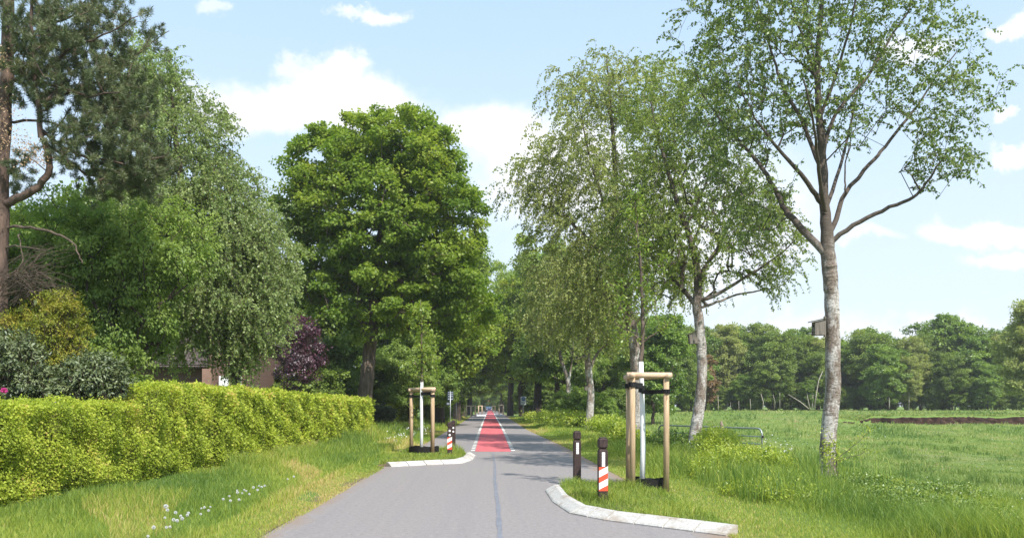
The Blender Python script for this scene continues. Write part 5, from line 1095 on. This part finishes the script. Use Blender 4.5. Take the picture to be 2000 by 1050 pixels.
# ------------------------------------------------------------------ sky, sun, camera
az = R(30); elv = R(50)                                    # sun high, over the right shoulder
sdir = Vector((math.sin(az) * math.cos(elv), -math.cos(az) * math.cos(elv), math.sin(elv)))
sun = bpy.data.lights.new('sun', 'SUN'); sun.energy = 3.4; sun.angle = R(.6); sun.color = (1, .95, .87)
so = bpy.data.objects.new('sun', sun); COL.objects.link(so); so.rotation_euler = sdir.to_track_quat('Z', 'Y').to_euler()
w = bpy.data.worlds.new('World'); scene.world = w; w.use_nodes = True; nt = w.node_tree; nt.nodes.clear()
out = N(nt, 'ShaderNodeOutputWorld'); bg = N(nt, 'ShaderNodeBackground'); sky = N(nt, 'ShaderNodeTexSky', sky_type='NISHITA'); sky.sun_disc = False; sky.sun_elevation = elv; sky.sun_rotation = math.atan2(sdir.x, sdir.y); sky.dust_density = 1.2; sky.ozone_density = 1.6; sky.air_density = 1.0
tc = N(nt, 'ShaderNodeTexCoord'); sx_ = N(nt, 'ShaderNodeSeparateXYZ'); nt.links.new(tc.outputs['Generated'], sx_.inputs[0])
def M2(op, a, b=None, c=None):
    m = N(nt, 'ShaderNodeMath', operation=op)
    for i, q in enumerate((a, b, c)):
        if q is None: continue
        if isinstance(q, (int, float)): m.inputs[i].default_value = q
        else: nt.links.new(q, m.inputs[i])
    return m.outputs[0]
yy = M2('MAXIMUM', sx_.outputs[1], .05); u = M2('DIVIDE', sx_.outputs[0], yy); vv = M2('DIVIDE', sx_.outputs[2], yy)
cb = N(nt, 'ShaderNodeCombineXYZ'); nt.links.new(u, cb.inputs[0]); nt.links.new(vv, cb.inputs[1])
n1 = N(nt, 'ShaderNodeTexNoise'); n1.inputs['Scale'].default_value = 8; n1.inputs['Detail'].default_value = 10; n1.inputs['Roughness'].default_value = .66; nt.links.new(cb.outputs[0], n1.inputs[0])
sub = N(nt, 'ShaderNodeVectorMath', operation='SUBTRACT'); nt.links.new(n1.outputs['Color'], sub.inputs[0]); sub.inputs[1].default_value = (.5, .5, .5)
mul = N(nt, 'ShaderNodeVectorMath', operation='MULTIPLY'); nt.links.new(sub.outputs[0], mul.inputs[0]); mul.inputs[1].default_value = (.17, .11, 0)
uv = N(nt, 'ShaderNodeVectorMath', operation='ADD'); nt.links.new(cb.outputs[0], uv.inputs[0]); nt.links.new(mul.outputs[0], uv.inputs[1])
clouds = [(560, 200, 210, 55, 1), (720, 200, 120, 55, 1), (640, 150, 90, 45, 1), (590, 112, 60, 24, .6), (680, 128, 50, 28, .8), (970, 255, 120, 60, 1), (1110, 330, 190, 110, .95), (1330, 440, 260, 150, .8), (730, 22, 48, 17, .7), (405, 20, 30, 14, .5), (1975, 62, 50, 22, .9), (1800, 98, 45, 26, .8), (1975, 300, 62, 22, .9), (1920, 450, 120, 28, .95), (1975, 505, 100, 20, .85), (1990, 236, 26, 12, .7), (1690, 466, 60, 13, .5), (1540, 650, 160, 40, .6), (1800, 655, 200, 30, .5), (420, 200, 60, 30, .7)]
mask = None
for (px, py, rx, ry, st) in clouds:
    s_ = N(nt, 'ShaderNodeVectorMath', operation='SUBTRACT'); nt.links.new(uv.outputs[0], s_.inputs[0]); s_.inputs[1].default_value = ((px - VX) / F, (HY - py) / F, 0)
    d_ = N(nt, 'ShaderNodeVectorMath', operation='MULTIPLY'); nt.links.new(s_.outputs[0], d_.inputs[0]); d_.inputs[1].default_value = (F / rx, F / ry, 0)
    l_ = N(nt, 'ShaderNodeVectorMath', operation='LENGTH'); nt.links.new(d_.outputs[0], l_.inputs[0])
    mr = N(nt, 'ShaderNodeMapRange', interpolation_type='SMOOTHSTEP'); mr.inputs[1].default_value = 1.35; mr.inputs[2].default_value = .5; mr.inputs[3].default_value = 0; mr.inputs[4].default_value = st; nt.links.new(l_.outputs['Value'], mr.inputs[0])
    mask = mr.outputs[0] if mask is None else M2('MAXIMUM', mask, mr.outputs[0])
fr = N(nt, 'ShaderNodeMapRange'); fr.inputs[1].default_value = .05; fr.inputs[2].default_value = .2; nt.links.new(sx_.outputs[1], fr.inputs[0]); mask = M2('MULTIPLY', mask, fr.outputs[0])
n2 = N(nt, 'ShaderNodeTexNoise'); n2.inputs['Scale'].default_value = 5; n2.inputs['Detail'].default_value = 7; nt.links.new(cb.outputs[0], n2.inputs[0])
veil = N(nt, 'ShaderNodeMapRange'); veil.inputs[1].default_value = .42; veil.inputs[2].default_value = .8; veil.inputs[3].default_value = .0; veil.inputs[4].default_value = .55; nt.links.new(n2.outputs[0], veil.inputs[0])
# thin high veil whitens the blue, more towards the horizon
hz = N(nt, 'ShaderNodeMapRange'); hz.inputs[1].default_value = .62; hz.inputs[2].default_value = .0; hz.inputs[3].default_value = .0; hz.inputs[4].default_value = .9; nt.links.new(sx_.outputs[2], hz.inputs[0])
vl = M2('MAXIMUM', hz.outputs[0], veil.outputs[0])
c0 = mixc(nt, .65, sky.outputs[0], (1.75, 3.0, 4.3)); c1 = mixc(nt, vl, c0, (3.65, 3.98, 4.2)); c2 = mixc(nt, mask, c1, (4.6, 4.6, 4.7))
nt.links.new(c2, bg.inputs[0]); bg.inputs[1].default_value = .13; nt.links.new(bg.outputs[0], out.inputs[0])

hb = MB(); hb.box((0, 190, 11.5), (640, 480, 27)); hzm, hnt, hout = newmat('haze_air'); pv = N(hnt, 'ShaderNodeVolumePrincipled'); pv.inputs['Color'].default_value = (.96, .98, 1, 1); pv.inputs['Density'].default_value = .00042; pv.inputs['Anisotropy'].default_value = .2; hnt.links.new(pv.outputs[0], hout.inputs['Volume']); tag(hb.build('haze', hzm), kind='stuff')
cam = bpy.data.cameras.new('camera'); co = bpy.data.objects.new('camera', cam); COL.objects.link(co); co.location = (0, 0, CH); co.rotation_euler = (R(90), 0, 0)
cam.sensor_width = 36; cam.lens = F / 2000 * 36; cam.shift_x = (1000 - VX) / 2000; cam.shift_y = (HY - 525) / 2000; cam.clip_end = 5000; cam.clip_start = .05
scene.camera = co
scene.view_settings.view_transform = 'Standard'; scene.view_settings.look = 'None'; scene.view_settings.gamma = 1; scene.view_settings.exposure = 1.02
scene.cycles.max_bounces = 8; scene.cycles.transparent_max_bounces = 8
